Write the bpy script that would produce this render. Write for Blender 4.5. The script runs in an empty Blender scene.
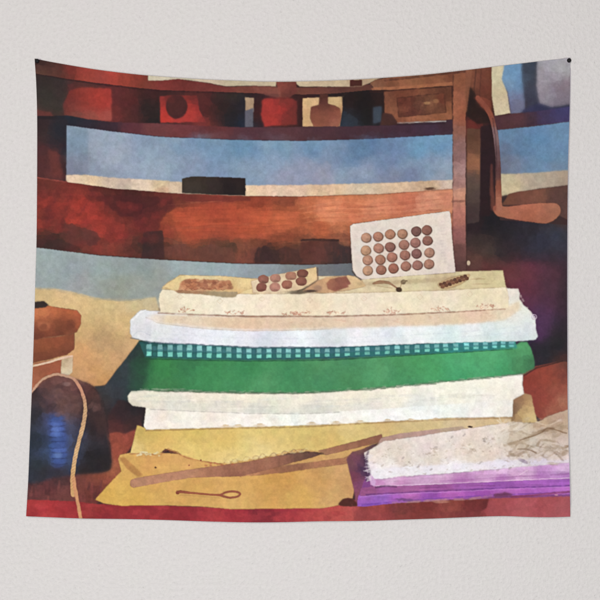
import bpy
import math
import numpy as np

# ---------------------------------------------------------------- the print
# The cloth carries a printed watercolour still life.  It is painted here by
# code, stroke by stroke, into an array in units of the print (1 unit = UNIT m),
# and then handed to the cloth mesh as a colour attribute.
SS = 2.4
OX, OY, CW, CH = 22.0, 54.0, 552.0, 472.0
NX, NY = int(CW * SS), int(CH * SS)
PX, PY = np.meshgrid(OX + (np.arange(NX) + .5) / SS, OY + (np.arange(NY) + .5) / SS)
PX = PX.astype(np.float32); PY = PY.astype(np.float32)


def noise(scale, seed, ax=1.0, ay=1.0):
    rs = np.random.RandomState(seed)
    sx, sy = scale * ax, scale * ay
    gw, gh = int(CW / sx) + 4, int(CH / sy) + 4
    g = rs.uniform(-1, 1, (gh, gw)).astype(np.float32)
    fx = (np.arange(NX) / SS) / sx; fy = (np.arange(NY) / SS) / sy
    ix = fx.astype(int); iy = fy.astype(int)
    tx = (fx - ix).astype(np.float32); ty = (fy - iy).astype(np.float32)
    tx = tx * tx * (3 - 2 * tx); ty = (ty * ty * (3 - 2 * ty))[:, None]
    a = g[iy][:, ix]; b = g[iy][:, ix + 1]; c = g[iy + 1][:, ix]; d = g[iy + 1][:, ix + 1]
    return (a * (1 - tx) + b * tx) * (1 - ty) + (c * (1 - tx) + d * tx) * ty


def fbm(scale, seed, octv=4, ax=1.0, ay=1.0):
    r = 0; amp = 1; t = 0
    for k in range(octv):
        r = r + amp * noise(scale / 2 ** k, seed + 17 * k, ax, ay); t += amp; amp *= .55
    return r / t


def box1(a, r, axis):
    if r < 1: return a
    a = np.moveaxis(a, axis, 0)
    p = np.concatenate([np.repeat(a[:1], r + 1, 0), a, np.repeat(a[-1:], r, 0)], 0)
    c = np.cumsum(p, 0, dtype=np.float64)
    o = ((c[2 * r + 1:] - c[:-2 * r - 1]) / (2 * r + 1)).astype(np.float32)
    return np.moveaxis(o, 0, axis)


def gauss(a, sig):
    """sig in canvas cells"""
    if sig < .3: return a
    if sig < 2.2:
        r = int(math.ceil(sig * 2.6)); k = np.exp(-.5 * (np.arange(-r, r + 1) / sig) ** 2); k /= k.sum()
        for ax in (0, 1):
            pad = [(0, 0)] * a.ndim; pad[ax] = (r, r)
            p = np.pad(a, pad, mode='edge'); o = 0; n = a.shape[ax]
            for i, w in enumerate(k):
                sl = [slice(None)] * a.ndim; sl[ax] = slice(i, i + n)
                o = o + np.float32(w) * p[tuple(sl)]
            a = o
        return a
    r = max(1, int(round(math.sqrt(sig * sig * 12 / 3 + 1) / 2 - .5)))
    for _ in range(3):
        a = box1(box1(a, r, 0), r, 1)
    return a


WX = noise(9, 1) * .3 + noise(2.6, 2) * .4      # edge wobble fields
WY = noise(9, 3) * .3 + noise(2.6, 4) * .4
LX = fbm(16, 5, 3); LY = fbm(16, 6, 3)            # pigment drift fields
GRAIN = fbm(4.5, 7, 3)
FINE = noise(1.1, 8) * .6 + noise(2.2, 9) * .4
STREAK = noise(1.6, 10, ax=9) * .5 + noise(3.2, 11, ax=8) * .5
BREAK = noise(5, 12) * .6 + noise(2, 13) * .4


def dabs(size, seed, stretch=1.5):
    rs = np.random.RandomState(seed)
    sx, sy = size * stretch, size
    gw, gh = int(CW / sx) + 6, int(CH / sy) + 6
    jx = rs.uniform(-.45, .45, (gh, gw)).astype(np.float32); jy = rs.uniform(-.45, .45, (gh, gw)).astype(np.float32)
    u = (PX - OX + WX * 2.5) / sx + 2; v = (PY - OY + WY * 2.5) / sy + 2
    iu = np.floor(u).astype(int); iv = np.floor(v).astype(int)
    best = np.full(u.shape, 1e9, np.float32); bx = np.zeros_like(u); by = np.zeros_like(u)
    for dy in (-1, 0, 1):
        for dx in (-1, 0, 1):
            cu = np.clip(iu + dx, 0, gw - 1); cv = np.clip(iv + dy, 0, gh - 1)
            qx = cu + .5 + jx[cv, cu]; qy = cv + .5 + jy[cv, cu]
            d = (qx - u) ** 2 + (qy - v) ** 2
            m = d < best
            best = np.where(m, d, best); bx = np.where(m, qx, bx); by = np.where(m, qy, by)
    return (bx - 2) * sx + OX, (by - 2) * sy + OY


D1X, D1Y = dabs(9, 21); D2X, D2Y = dabs(4.5, 22)
CAN = np.zeros((NY, NX, 3), np.float32) + np.array((62, 42, 42), np.float32)


def spline(pts, closed, n=7):
    p = np.array([q[:2] for q in pts], float); N = len(p); out = []
    rng = range(N) if closed else range(N - 1)
    for i in rng:
        if closed: a, b, c, d = p[i - 1], p[i], p[(i + 1) % N], p[(i + 2) % N]
        else: a, b, c, d = p[max(i - 1, 0)], p[i], p[i + 1], p[min(i + 2, N - 1)]
        for t in np.arange(n) / n:
            out.append(.5 * ((2 * b) + (c - a) * t + (2 * a - 5 * b + 4 * c - d) * t * t + (3 * b - a - 3 * c + d) * t ** 3))
    if not closed: out.append(p[-1])
    return np.array(out)


def window(x0, y0, x1, y1, m):
    a = max(0, int((x0 - m - OX) * SS)); b = min(NX, int((x1 + m - OX) * SS) + 2)
    c = max(0, int((y0 - m - OY) * SS)); d = min(NY, int((y1 + m - OY) * SS) + 2)
    return slice(c, d), slice(a, b)


def pigment(s, col, mottle, ay=1.0, e=7.0, dab=.45, drift=5.0):
    if not isinstance(col, list):
        c = np.zeros(PX[s].shape + (3,), np.float32) + np.array(col, np.float32)
    else:
        def idw(x, y):
            acc = 0; wt = 0
            for (cx, cy, rgb) in col:
                w = 1.0 / ((x - cx) ** 2 + ((y - cy) * ay) ** 2 + e * e) ** 1.7
                acc = acc + w[..., None] * np.array(rgb, np.float32); wt = wt + w
            return acc / wt[..., None]
        sm = idw(PX[s] + LX[s] * drift, PY[s] + LY[s] * drift)
        q = idw(D1X[s], D1Y[s]); q2 = idw(D2X[s], D2Y[s])
        c = sm * (1 - dab) + (q * .5 + q2 * .5) * dab
    k = 1 + mottle * (GRAIN[s] * .45 + FINE[s] * .25)
    return c * k[..., None]


def lay(s, m, c, alpha=1.0):
    m = (m * alpha)[..., None]
    CAN[s] = CAN[s] * (1 - m) + c * m


def inside(s, P, wob):
    x = PX[s] + WX[s] * wob; y = PY[s] + WY[s] * wob
    r = np.zeros(x.shape, bool)
    n = len(P)
    for i in range(n):
        (x1, y1), (x2, y2) = P[i], P[(i + 1) % n]
        if abs(y1 - y2) < 1e-6: continue
        lo, hi = min(y1, y2), max(y1, y2)
        band = (y >= lo) & (y < hi)
        r ^= band & (x < (x2 - x1) * (y - y1) / (y2 - y1) + x1)
    return r.astype(np.float32)


def fill(pts, col, soft=.4, wob=.45, curve=False, alpha=1.0, mottle=.10, ay=1.0, edge=None, e=7.0, dab=.45, streak=0.0, drift=5.0, sat=1.0, gain=1.0):
    soft *= .8; wob *= .7
    P = spline(pts, True) if curve else np.array(pts, float)
    mg = 3 + soft * 3 + wob
    s = window(P[:, 0].min(), P[:, 1].min(), P[:, 0].max(), P[:, 1].max(), mg)
    m = gauss(inside(s, P, wob), soft * SS)
    c = pigment(s, col, mottle, ay, e, dab, drift)
    if sat != 1 or gain != 1: c = (c.mean(2, keepdims=True) * (1 - sat) + c * sat) * np.array(gain, np.float32)
    if streak: c = c * (1 + streak * STREAK[s])[..., None]
    lay(s, m, c, alpha)
    if edge:
        line(list(P) + [P[0]], edge[1], edge[0], alpha=edge[2] * .6, soft=.6, wob=wob, broken=.9)


def line(pts, w, col, alpha=1.0, soft=.5, wob=.5, curve=False, broken=0.0, mottle=.1):
    """pts (x, y) or (x, y, width)"""
    ws = None
    if len(pts[0]) > 2: ws = [q[2] for q in pts]
    P = spline(pts, False, 6) if curve else np.array([q[:2] for q in pts], float)
    W = np.interp(np.linspace(0, 1, len(P)), np.linspace(0, 1, len(ws)), ws) if ws else np.full(len(P), w, float)
    s = window(P[:, 0].min(), P[:, 1].min(), P[:, 0].max(), P[:, 1].max(), W.max() + 3 * soft + wob + 1)
    x = PX[s] + WX[s] * wob; y = PY[s] + WY[s] * wob
    best = np.full(x.shape, 1e9, np.float32)
    for i in range(len(P) - 1):
        ax_, ay_ = P[i]; dx, dy = P[i + 1] - P[i]; L = dx * dx + dy * dy + 1e-9
        t = np.clip(((x - ax_) * dx + (y - ay_) * dy) / L, 0, 1)
        d = np.hypot(x - ax_ - t * dx, y - ay_ - t * dy) - (W[i] + (W[i + 1] - W[i]) * t) / 2
        best = np.minimum(best, d)
    m = np.clip(.5 - best / (2 * soft), 0, 1)
    if broken: m = m * np.clip(.75 + BREAK[s] * 1.3 * broken, 0, 1)
    lay(s, m, pigment(s, col, mottle), alpha)


def dab(x, y, rx, ry, col, alpha=1.0, soft=.3, rot=0.0, wob=.6, mottle=.12):
    """soft is a share of the radius"""
    R = max(rx, ry) * (1 + soft) + wob + 1
    s = window(x - R, y - R, x + R, y + R, 0)
    if PX[s].size == 0: return
    dx = PX[s] - x + WX[s] * wob; dy = PY[s] - y + WY[s] * wob
    c_, s_ = math.cos(math.radians(rot)), math.sin(math.radians(rot))
    u = (dx * c_ + dy * s_) / rx; v = (-dx * s_ + dy * c_) / ry
    d = np.sqrt(u * u + v * v)
    m = np.clip((1 + soft - d) / (2 * soft), 0, 1); m = m * m * (3 - 2 * m)
    lay(s, m, pigment(s, col, mottle), alpha)


rnd = np.random.RandomState(5)


def paint_print():
    # ---- top shelf: dark back, rail, jars
    fill([(20, 50), (580, 50), (580, 135), (20, 135)], [
        (40, 70, (58, 36, 34)), (45, 90, (54, 48, 45)), (50, 105, (56, 50, 46)), (60, 80, (58, 46, 44)), (42, 114, (108, 50, 46)), (50, 116, (100, 48, 45)),
        (64, 100, (58, 46, 44)), (75, 90, (92, 42, 42)), (120, 95, (92, 40, 40)), (115, 110, (108, 44, 42)), (130, 100, (84, 36, 36)), (132, 115, (80, 40, 38)),
        (148, 105, (42, 32, 32)), (152, 118, (38, 31, 33)), (150, 95, (66, 34, 34)), (200, 100, (84, 38, 36)), (205, 112, (72, 34, 32)), (205, 122, (126, 50, 46)),
        (225, 105, (46, 32, 32)), (232, 115, (34, 31, 33)), (240, 105, (34, 34, 42)), (241, 120, (32, 38, 54)), (230, 98, (52, 42, 36)), (258, 110, (62, 30, 30)), (300, 110, (58, 30, 30)),
        (345, 100, (44, 30, 29)), (360, 105, (28, 22, 24)), (365, 118, (30, 25, 27)), (350, 122, (42, 46, 58)), (388, 112, (68, 40, 34)), (480, 85, (112, 60, 45)), (475, 110, (44, 30, 27))],
        mottle=.14, e=6)
    fill([(34, 108), (50, 111), (52, 119), (34, 120)], (112, 50, 46), soft=1.2, alpha=.8)
    # red block
    fill([(69, 90), (80, 87), (111, 88), (111.5, 121), (88, 120), (64, 115), (62, 105)], [
        (70, 100, (112, 44, 42)), (68, 110, (104, 46, 42)), (80, 95, (135, 48, 42)), (98, 96, (170, 54, 45)), (104, 104, (166, 52, 44)), (88, 104, (158, 54, 46)), (90, 116, (146, 72, 62)),
        (106, 116, (160, 76, 66)), (76, 115, (124, 70, 60))], soft=1.3, wob=1.5, mottle=.12)
    fill([(30, 72), (66, 76), (62, 112), (60, 120), (38, 120), (34, 100)], [(40, 80, (48, 38, 38)), (52, 100, (58, 52, 47)), (45, 95, (50, 46, 42)), (60, 90, (54, 42, 42)), (50, 116, (56, 46, 44))], soft=3, alpha=.75)
    fill([(34, 109), (50, 112), (55, 118), (34, 120)], (112, 52, 48), soft=1.5, alpha=.7)
    # upper rail
    fill([(30, 56), (60, 60), (95, 68), (148, 74), (148, 80), (178, 79), (205, 83), (226, 87), (252, 86.5), (276, 87.5), (296, 88), (340, 87), (372, 84), (372, 90), (330, 94), (290, 95), (235, 92.5),
          (160, 90), (140, 88), (100, 83), (70, 79), (34, 73)], [
        (36, 60, (52, 32, 30)), (46, 63, (52, 34, 33)), (38, 70, (100, 66, 54)), (52, 72, (98, 60, 50)), (58, 66, (74, 40, 36)), (70, 68, (120, 45, 40)), (90, 72, (158, 58, 48)), (112, 76, (172, 62, 50)), (100, 80, (150, 64, 54)),
        (130, 79, (146, 58, 46)), (145, 84, (118, 56, 45)), (140, 76, (128, 48, 40)), (165, 84, (126, 50, 45)), (180, 83, (108, 44, 40)), (210, 88, (112, 50, 45)), (245, 90, (118, 62, 52)), (270, 90, (110, 56, 50)),
        (310, 91, (108, 60, 50)), (350, 90, (92, 54, 46))], mottle=.12)
    line([(36, 74), (70, 79.5), (100, 84), (140, 89), (160, 91), (235, 93.5), (300, 95)], 1.6, (52, 26, 28), alpha=.6, broken=.6)
    # cream gap above the rail
    fill([(148, 70), (400, 70), (370, 83), (366, 84.5), (362, 86.5), (350, 87), (300, 87), (296, 84), (296, 82.5), (277, 83), (276, 87), (250, 86), (226, 86.5), (205, 82.5), (178, 79), (160, 81), (148, 80.5)], [
        (155, 78, (204, 190, 164)), (200, 80, (192, 176, 150)), (240, 83, (190, 172, 142)), (285, 81, (198, 178, 146)), (330, 84, (196, 174, 140)), (366, 82, (176, 148, 118))], soft=.6, wob=.6, edge=((90, 55, 45), .8, .5))
    fill([(276, 82), (296, 82), (297, 92), (288, 99), (280, 98)], [(282, 88, (142, 70, 58)), (290, 94, (84, 42, 40)), (292, 85, (120, 58, 50))], soft=.8)
    fill([(252, 86), (277, 87), (281, 92), (280, 99), (268, 96), (255, 92)], (132, 74, 62), soft=1.1, alpha=.75)
    fill([(350, 80), (362, 80), (362, 86), (350, 86.5)], (76, 38, 32), soft=.6)
    # right part of top rail (brown frame)
    fill([(370, 83), (376, 80), (400, 75), (470, 66), (470, 88), (450, 86), (400, 90), (375, 90)], [(376, 84, (128, 84, 62)), (392, 82, (122, 72, 50)), (410, 82, (140, 86, 60)), (430, 80, (132, 78, 54)), (447, 78, (112, 60, 42)), (440, 84, (168, 102, 70)), (410, 87, (156, 92, 66))], mottle=.14)
    line([(385, 80.5), (420, 76.5), (465, 71)], 2.2, (76, 42, 34), alpha=.6, broken=.5)
    line([(373, 89), (400, 88), (430, 85.5), (452, 83.5)], 3.2, (172, 104, 70), alpha=.75, soft=.7, broken=.6)
    line([(370, 92), (400, 91), (452, 87)], 1.6, (60, 30, 26), alpha=.7, broken=.5)
    # jars
    fill([(160, 96), (197, 95), (199, 110), (206, 122), (160, 123)], [(164, 100, (128, 44, 42)), (162, 110, (176, 48, 42)), (164, 119, (196, 52, 44)), (192, 108, (176, 50, 44)), (190, 118, (184, 54, 46)), (194, 99, (100, 40, 38)), (180, 121, (170, 56, 50)), (204, 120, (128, 48, 44))], soft=.9, wob=1.2)
    dab(176.5, 106.5, 10.8, 12, (74, 36, 36), soft=.14)
    dab(170, 99, 5, 4, (96, 40, 38), alpha=.6, soft=.6)
    fill([(245, 97), (254, 98), (253.5, 112), (245.5, 112)], (166, 138, 110), soft=.7); fill([(245, 111), (253.5, 108), (253, 127.5), (245, 127.5)], (92, 90, 102), soft=.9)
    fill([(262, 100), (266, 98), (290, 98), (297, 101), (297, 125), (264, 127), (261, 116)], [(268, 104, (170, 52, 46)), (280, 110, (176, 50, 46)), (272, 122, (178, 54, 48)), (294, 110, (112, 44, 40)), (288, 122, (120, 46, 42)), (282, 100, (132, 48, 44))], soft=1.5, wob=1.5, gain=.95, e=4)
    fill([(302.5, 98), (344, 96.5), (343, 108), (340, 127), (302.5, 127)], [(306, 102, (216, 174, 124)), (306, 120, (200, 158, 114)), (335, 101, (204, 172, 122)), (342, 112, (170, 120, 86))], soft=.6, edge=((60, 35, 30), .8, .6))
    fill([(320, 94), (328, 94), (328, 104), (335, 106), (340, 109), (341, 120), (338, 127), (314, 127), (310, 118), (311, 107), (319, 105)], [(324, 98, (74, 40, 35)), (324, 107, (112, 62, 50)), (320, 118, (138, 76, 58)), (333, 115, (132, 72, 56)), (336, 122, (150, 90, 70))], soft=.7, edge=((70, 38, 30), .8, .5))
    fill([(303, 109), (309, 108), (309, 127), (303, 127)], (204, 160, 114), soft=.7)
    fill([(342, 97), (350, 93), (384, 93), (385, 127), (340, 127), (343, 112)], [(350, 100, (38, 26, 26)), (362, 104, (27, 21, 23)), (365, 115, (28, 24, 26)), (345, 123, (42, 50, 62)), (352, 124, (46, 52, 64)), (382, 100, (44, 28, 27))], soft=.9)
    fill([(373, 107), (382, 106), (382, 122), (373, 124)], (62, 72, 88), soft=1.3, alpha=.85)
    # picture frame on the shelf
    fill([(384, 92), (386, 91), (452, 86), (453, 120), (440, 121), (397, 123), (384, 118)], [(388, 98, (130, 76, 56)), (391, 110, (146, 88, 62)), (389, 116, (150, 88, 62)), (400, 95, (120, 64, 46)), (445, 92, (110, 62, 45)), (446, 116, (160, 96, 66)), (415, 118, (170, 104, 72)), (400, 116, (150, 86, 60))], soft=.6, mottle=.2, edge=((52, 28, 24), 1.4, 1.0), gain=.9, e=4)
    fill([(397, 98), (444, 93), (446, 112), (399, 117)], [(405, 102, (108, 54, 42)), (420, 106, (112, 66, 52)), (430, 103, (146, 96, 66)), (440, 98, (120, 62, 44)), (404, 108, (140, 78, 54)), (410, 113, (104, 54, 44)), (435, 110, (128, 76, 56)), (424, 98, (120, 70, 50))], soft=.9, mottle=.25, edge=((70, 38, 30), 1.4, 1.0), gain=.86, dab=.6, e=4)
    dab(427, 103, 3.5, 1.6, (176, 128, 84), alpha=.7, soft=.6); dab(436, 101, 3, 2, (160, 108, 72), alpha=.6, soft=.6)
    fill([(383, 113), (392, 114), (398, 123), (380, 126)], (70, 42, 38), soft=1)
    # lower rail
    fill([(36, 116), (66, 115), (86, 119), (111, 122), (160, 123), (205, 126), (250, 127.5), (300, 127), (345, 126.5), (395, 125), (430, 122), (455, 119), (455, 134), (400, 138.5), (360, 140), (300, 141.5), (235, 140.5), (160, 137), (110, 131.5), (66, 125.5), (36, 124)], [
        (45, 121, (42, 32, 35)), (70, 120, (36, 38, 48)), (90, 124, (46, 40, 50)), (108, 126, (56, 40, 48)), (130, 127, (92, 46, 52)), (150, 129, (106, 56, 58)), (180, 129, (112, 54, 56)), (210, 132, (98, 46, 48)), (250, 134, (82, 48, 56)), (285, 134, (86, 50, 56)), (320, 133, (76, 46, 52)), (360, 134, (68, 42, 52)), (400, 131, (66, 42, 54)), (430, 129, (64, 44, 60)), (450, 127, (62, 40, 50))], soft=.7, ay=1.5)
    line([(66, 125), (110, 131), (160, 136.5), (235, 140), (300, 141), (370, 139.5), (453, 134)], 1.5, (44, 30, 46), alpha=.7, broken=.6)
    line([(398, 123), (430, 121.5), (446, 121)], 1.6, (186, 186, 182), alpha=.85, broken=.5)
    line([(396, 125), (445, 123.5)], 1.2, (52, 34, 40), alpha=.7)
    # left dark column
    fill([(30, 119), (67, 119), (67, 184), (30, 178)], [(40, 128, (52, 36, 38)), (40, 150, (76, 40, 42)), (41, 170, (80, 42, 42)), (50, 160, (84, 44, 42)), (56, 172, (104, 50, 46)), (54, 155, (96, 48, 45)), (60, 130, (36, 38, 46)), (64, 150, (38, 36, 44)), (63, 170, (46, 34, 40)), (54, 138, (40, 38, 44)), (45, 135, (62, 44, 44))], soft=.9, e=5)
    fill([(47, 150), (55, 150), (65, 178), (53, 177)], (104, 50, 46), soft=1.6, alpha=.75)
    # ---- long blue band
    fill([(66, 125), (110, 131), (160, 136.5), (235, 140), (300, 141), (370, 139), (453.5, 134), (453.5, 182), (380, 187), (300, 189), (245, 189), (160, 184), (110, 181), (66, 177)], [
        (70, 130, (128, 152, 172)), (74, 142, (112, 138, 160)), (72, 165, (118, 124, 146)), (82, 165, (118, 124, 146)), (95, 145, (148, 164, 184)), (115, 155, (150, 166, 188)), (110, 140, (140, 160, 184)), (130, 170, (138, 158, 186)), (95, 172, (134, 148, 172)), (150, 150, (132, 158, 188)), (155, 140, (120, 150, 182)),
        (150, 172, (140, 160, 188)), (175, 150, (130, 156, 186)), (190, 168, (124, 146, 180)), (210, 150, (112, 148, 184)), (240, 146, (92, 138, 178)), (215, 172, (112, 142, 178)), (250, 165, (120, 148, 182)), (280, 152, (106, 148, 184)), (270, 160, (128, 158, 190)),
        (285, 176, (140, 148, 178)), (310, 152, (98, 142, 184)), (305, 165, (132, 146, 178)), (322, 176, (142, 146, 172)), (340, 160, (108, 138, 176)), (360, 148, (82, 118, 164)), (380, 165, (92, 124, 170)), (365, 175, (118, 140, 178)), (400, 155, (100, 132, 176)), (420, 150, (86, 148, 194)), (440, 144, (94, 152, 198)), (430, 165, (112, 138, 176)), (448, 165, (128, 150, 180)), (410, 176, (110, 126, 166)), (442, 176, (138, 150, 172)), (390, 178, (120, 130, 164))],
        soft=.6, mottle=.09, drift=7, sat=.76, gain=.99, e=4, dab=.35)
    for i in range(70):
        x = rnd.uniform(70, 450); y = rnd.uniform(138, 182); lo = 1 if (y > 160 or x < 170) else 0
        dab(x, y, rnd.uniform(5, 18), rnd.uniform(3, 9), [(78, 116, 158), (96, 142, 180), (128, 152, 172)][rnd.randint(3)] if not lo else [(150, 166, 184), (126, 134, 156), (140, 156, 176), (158, 164, 178)][rnd.randint(4)], alpha=.16, soft=.8, wob=3, rot=rnd.uniform(-40, 40))
    fill([(60, 100), (460, 100), (453, 134), (370, 139), (300, 141), (235, 140), (160, 136.5), (110, 131), (66, 125)], [(100, 128, (56, 40, 48)), (200, 134, (92, 48, 52)), (300, 136, (78, 46, 54)), (400, 134, (66, 42, 54))], alpha=.0)
    fill([(66, 126), (87, 129), (88, 176), (66, 175)], [(72, 135, (122, 148, 168)), (80, 150, (116, 138, 160)), (72, 168, (118, 124, 146)), (82, 170, (122, 128, 150))], soft=1.2, alpha=.5)
    # cream shelf strip
    fill([(66, 174.5), (85, 174.5), (110, 177.5), (160, 180.5), (200, 183), (245, 185), (300, 185.3), (340, 184), (380, 183), (453.5, 179.5), (453.5, 189), (420, 192), (380, 194.5), (300, 197), (245, 196.5), (170, 193.5), (110, 188.5), (66, 182.5)], [
        (72, 179, (216, 196, 166)), (92, 179, (214, 192, 154)), (110, 182, (192, 176, 156)), (125, 184, (182, 168, 150)), (140, 184, (218, 204, 176)), (160, 188, (206, 188, 150)), (178, 188, (198, 180, 152)), (255, 190, (218, 192, 160)), (285, 191, (212, 188, 160)), (330, 191, (208, 182, 148)), (360, 190, (200, 184, 158)), (400, 188, (206, 182, 150)), (430, 186, (192, 164, 132)), (450, 183, (196, 178, 160))], soft=.9, wob=1.2, mottle=.16, gain=(1.04, 1.0, 1.0), e=5)
    line([(66, 183), (110, 189), (170, 194), (245, 197), (300, 197.5), (380, 195), (455, 189)], 1.2, (110, 50, 38), alpha=.7, broken=.7)
    dab(430, 188.8, 5, 1.3, (96, 66, 50), soft=.5)
    # dark box on it
    fill([(182, 178.5), (193, 176.3), (245.5, 178), (245.5, 195.5), (210, 194.5), (182, 192.5)], [(188, 185, (62, 52, 44)), (195, 180, (56, 46, 38)), (210, 187, (52, 42, 38)), (230, 188, (36, 28, 28)), (240, 184, (44, 32, 32))], soft=.6, wob=1.1)
    # ---- red beam
    fill([(30, 177), (37, 178), (66, 182), (110, 188.5), (170, 193.5), (245, 196.5), (300, 197), (380, 194.5), (470, 188), (470, 275), (352, 264), (310, 264.3), (235, 263), (165, 259.5), (100, 255), (37, 247), (30, 246)], [
        (45, 188, (104, 42, 40)), (60, 196, (128, 46, 42)), (45, 205, (146, 46, 43)), (42, 222, (150, 48, 44)), (50, 215, (112, 42, 42)), (58, 205, (152, 46, 42)), (80, 205, (164, 48, 43)), (75, 220, (170, 50, 44)), (95, 215, (172, 50, 45)), (100, 232, (170, 52, 46)), (118, 232, (150, 48, 44)), (110, 205, (110, 40, 40)), (105, 192, (88, 36, 37)), (130, 198, (70, 31, 33)), (140, 208, (74, 33, 34)), (135, 225, (106, 42, 40)), (150, 200, (88, 36, 36)),
        (48, 240, (58, 38, 38)), (66, 232, (76, 44, 42)), (80, 238, (92, 48, 45)), (95, 246, (120, 50, 46)), (115, 248, (128, 56, 48)), (150, 218, (150, 50, 42)), (160, 232, (158, 56, 46)), (130, 248, (98, 44, 42)), (148, 245, (62, 40, 39)), (162, 252, (70, 42, 40)),
        (165, 205, (94, 40, 38)), (180, 200, (112, 46, 40)), (175, 215, (184, 74, 50)), (200, 222, (186, 76, 52)), (190, 236, (172, 70, 50)), (210, 208, (160, 60, 46)), (240, 214, (176, 70, 50)), (235, 228, (186, 80, 54)), (262, 218, (178, 72, 50)), (255, 205, (146, 54, 42)), (290, 204, (140, 62, 48)), (282, 220, (186, 84, 56)), (300, 215, (186, 86, 58)),
        (205, 248, (100, 56, 48)), (228, 248, (88, 52, 46)), (178, 248, (118, 62, 52)), (245, 252, (132, 66, 55)), (268, 254, (72, 42, 40)), (290, 250, (96, 50, 42)), (285, 238, (146, 64, 48)), (310, 205, (198, 98, 70)), (330, 212, (214, 120, 86)), (350, 202, (206, 112, 82)), (380, 204, (206, 118, 88)), (410, 200, (198, 108, 84)), (440, 198, (200, 122, 98)), (320, 230, (188, 84, 58)), (342, 225, (196, 100, 74)), (346, 240, (140, 74, 62)),
        (312, 250, (104, 60, 52)), (340, 256, (56, 44, 44))], soft=.6, ay=1.3, mottle=.16, streak=.06, e=5, dab=.7, drift=3, sat=.96, gain=(.98, 1.05, .93))
    fill([(165, 259), (163, 246), (185, 250), (205, 247), (228, 250), (240, 254), (258, 247), (275, 252), (300, 246), (330, 250), (352, 246), (352, 263), (310, 264.3), (235, 263)], [(180, 256, (110, 60, 50)), (220, 257, (92, 56, 48)), (244, 258, (126, 66, 54)), (265, 258, (66, 42, 40)), (300, 258, (86, 50, 44)), (340, 258, (58, 46, 46))], soft=2.2, wob=4, alpha=.65)
    fill([(301, 239.5), (338, 240), (339, 245), (352, 248), (352, 262), (300, 263)], [(310, 245, (86, 44, 38)), (320, 252, (104, 58, 50)), (335, 256, (66, 46, 44)), (346, 258, (54, 44, 46)), (350, 252, (70, 48, 48))], soft=1.4, wob=1.5, alpha=.9)
    line([(302, 240.5), (320, 240), (338, 240.5)], 2.2, (52, 34, 33), alpha=.85, soft=.8)
    fill([(92, 196), (120, 195), (173, 197), (176, 206), (166, 214), (160, 222), (158, 236), (140, 232), (132, 218), (118, 214), (108, 206)], [(120, 202, (78, 34, 35)), (150, 208, (72, 32, 34)), (165, 202, (92, 38, 37)), (148, 225, (92, 38, 37))], soft=1.2, wob=4, alpha=.75, dab=.8)
    fill([(143, 232), (163, 230), (164.5, 259), (142, 257.5)], [(150, 245, (56, 38, 38)), (160, 252, (66, 40, 40))], soft=.9, wob=2, alpha=.85)
    fill([(60, 236), (64, 224), (74, 226), (84, 228), (98, 234), (101, 240), (92, 246), (70, 243)], (92, 50, 45), soft=.9, wob=4, alpha=.8)
    fill([(36, 240), (50, 236), (62, 240), (78, 246), (82, 252), (60, 250), (36, 247)], (60, 40, 38), soft=.9, wob=3, alpha=.8)
    fill([(168, 248), (180, 244), (196, 248), (214, 244), (232, 249), (236, 262), (168, 259)], (108, 62, 52), soft=.8, wob=5, alpha=.6)
    fill([(256, 252), (262, 246), (276, 250), (284, 247), (300, 250), (302, 263), (256, 263)], [(266, 256, (58, 40, 40)), (290, 256, (76, 46, 42))], soft=.8, wob=5, alpha=.75)
    fill([(178, 194), (250, 197), (250, 201), (215, 203), (185, 202)], (112, 46, 40), soft=1, wob=3, alpha=.7)
    fill([(175, 210), (200, 206), (235, 206), (262, 210), (300, 212), (296, 228), (262, 238), (225, 240), (190, 238), (174, 228)], [(190, 222, (190, 78, 50)), (225, 216, (180, 70, 47)), (260, 222, (190, 84, 54)), (290, 220, (196, 94, 62)), (220, 234, (170, 68, 48))], soft=2, wob=5, alpha=.6, dab=.9, e=4, streak=.12)
    for i in range(60):
        x = rnd.uniform(168, 350); y = rnd.uniform(242, 252)
        line([(x, y, .6), (x + rnd.uniform(-1, 1), y + rnd.uniform(4, 10), 2.2)], 1.5, [(70, 44, 40), (128, 60, 48), (96, 52, 44)][rnd.randint(3)], alpha=.22, soft=1.0, broken=.5)
    fill([(318, 199), (380, 196), (452, 190), (452, 210), (400, 216), (352, 222), (330, 224), (316, 212)], [(330, 208, (218, 128, 92)), (352, 202, (206, 110, 76)), (380, 206, (216, 128, 96)), (405, 200, (196, 104, 78)), (430, 202, (218, 142, 114)), (445, 196, (208, 126, 100))], soft=3, wob=4, alpha=.75, dab=.7, e=4, streak=.08)
    for k in range(7):   # figure in the wood
        y = 203 + k * 2.6
        line([(300, y + 6), (318, y + 2), (340, y - 1 + k * .6), (372, y + 1 - k * .3), (405, y - 2), (445, y - 7)], .8, (168, 82, 60) if k % 2 else (226, 146, 108), alpha=.4, soft=.6, curve=True, broken=.7)
    for i in range(46):     # wood grain of the beam
        x = rnd.uniform(160, 440); y = rnd.uniform(200, 245); L = rnd.uniform(15, 55); sl = -.05 + rnd.uniform(-.03, .03)
        col = [(214, 128, 86), (150, 60, 44), (120, 50, 40), (196, 104, 70)][rnd.randint(4)]
        line([(x, y, .3), (x + L / 2, y + sl * L / 2 + rnd.uniform(-.8, .8), rnd.uniform(.6, 1.5)), (x + L, y + sl * L, .3)], 1, col, alpha=rnd.uniform(.15, .38), soft=.8, curve=True, broken=.6)
    for (x0, y0, x1, y1) in ((58, 192, 46, 226), (70, 196, 60, 228), (88, 200, 80, 214), (53, 200, 44, 218)):
        line([(x0, y0, 3), (x1, y1, 5)], 3, (96, 38, 38), alpha=.5, soft=2.5, broken=.5)
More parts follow.
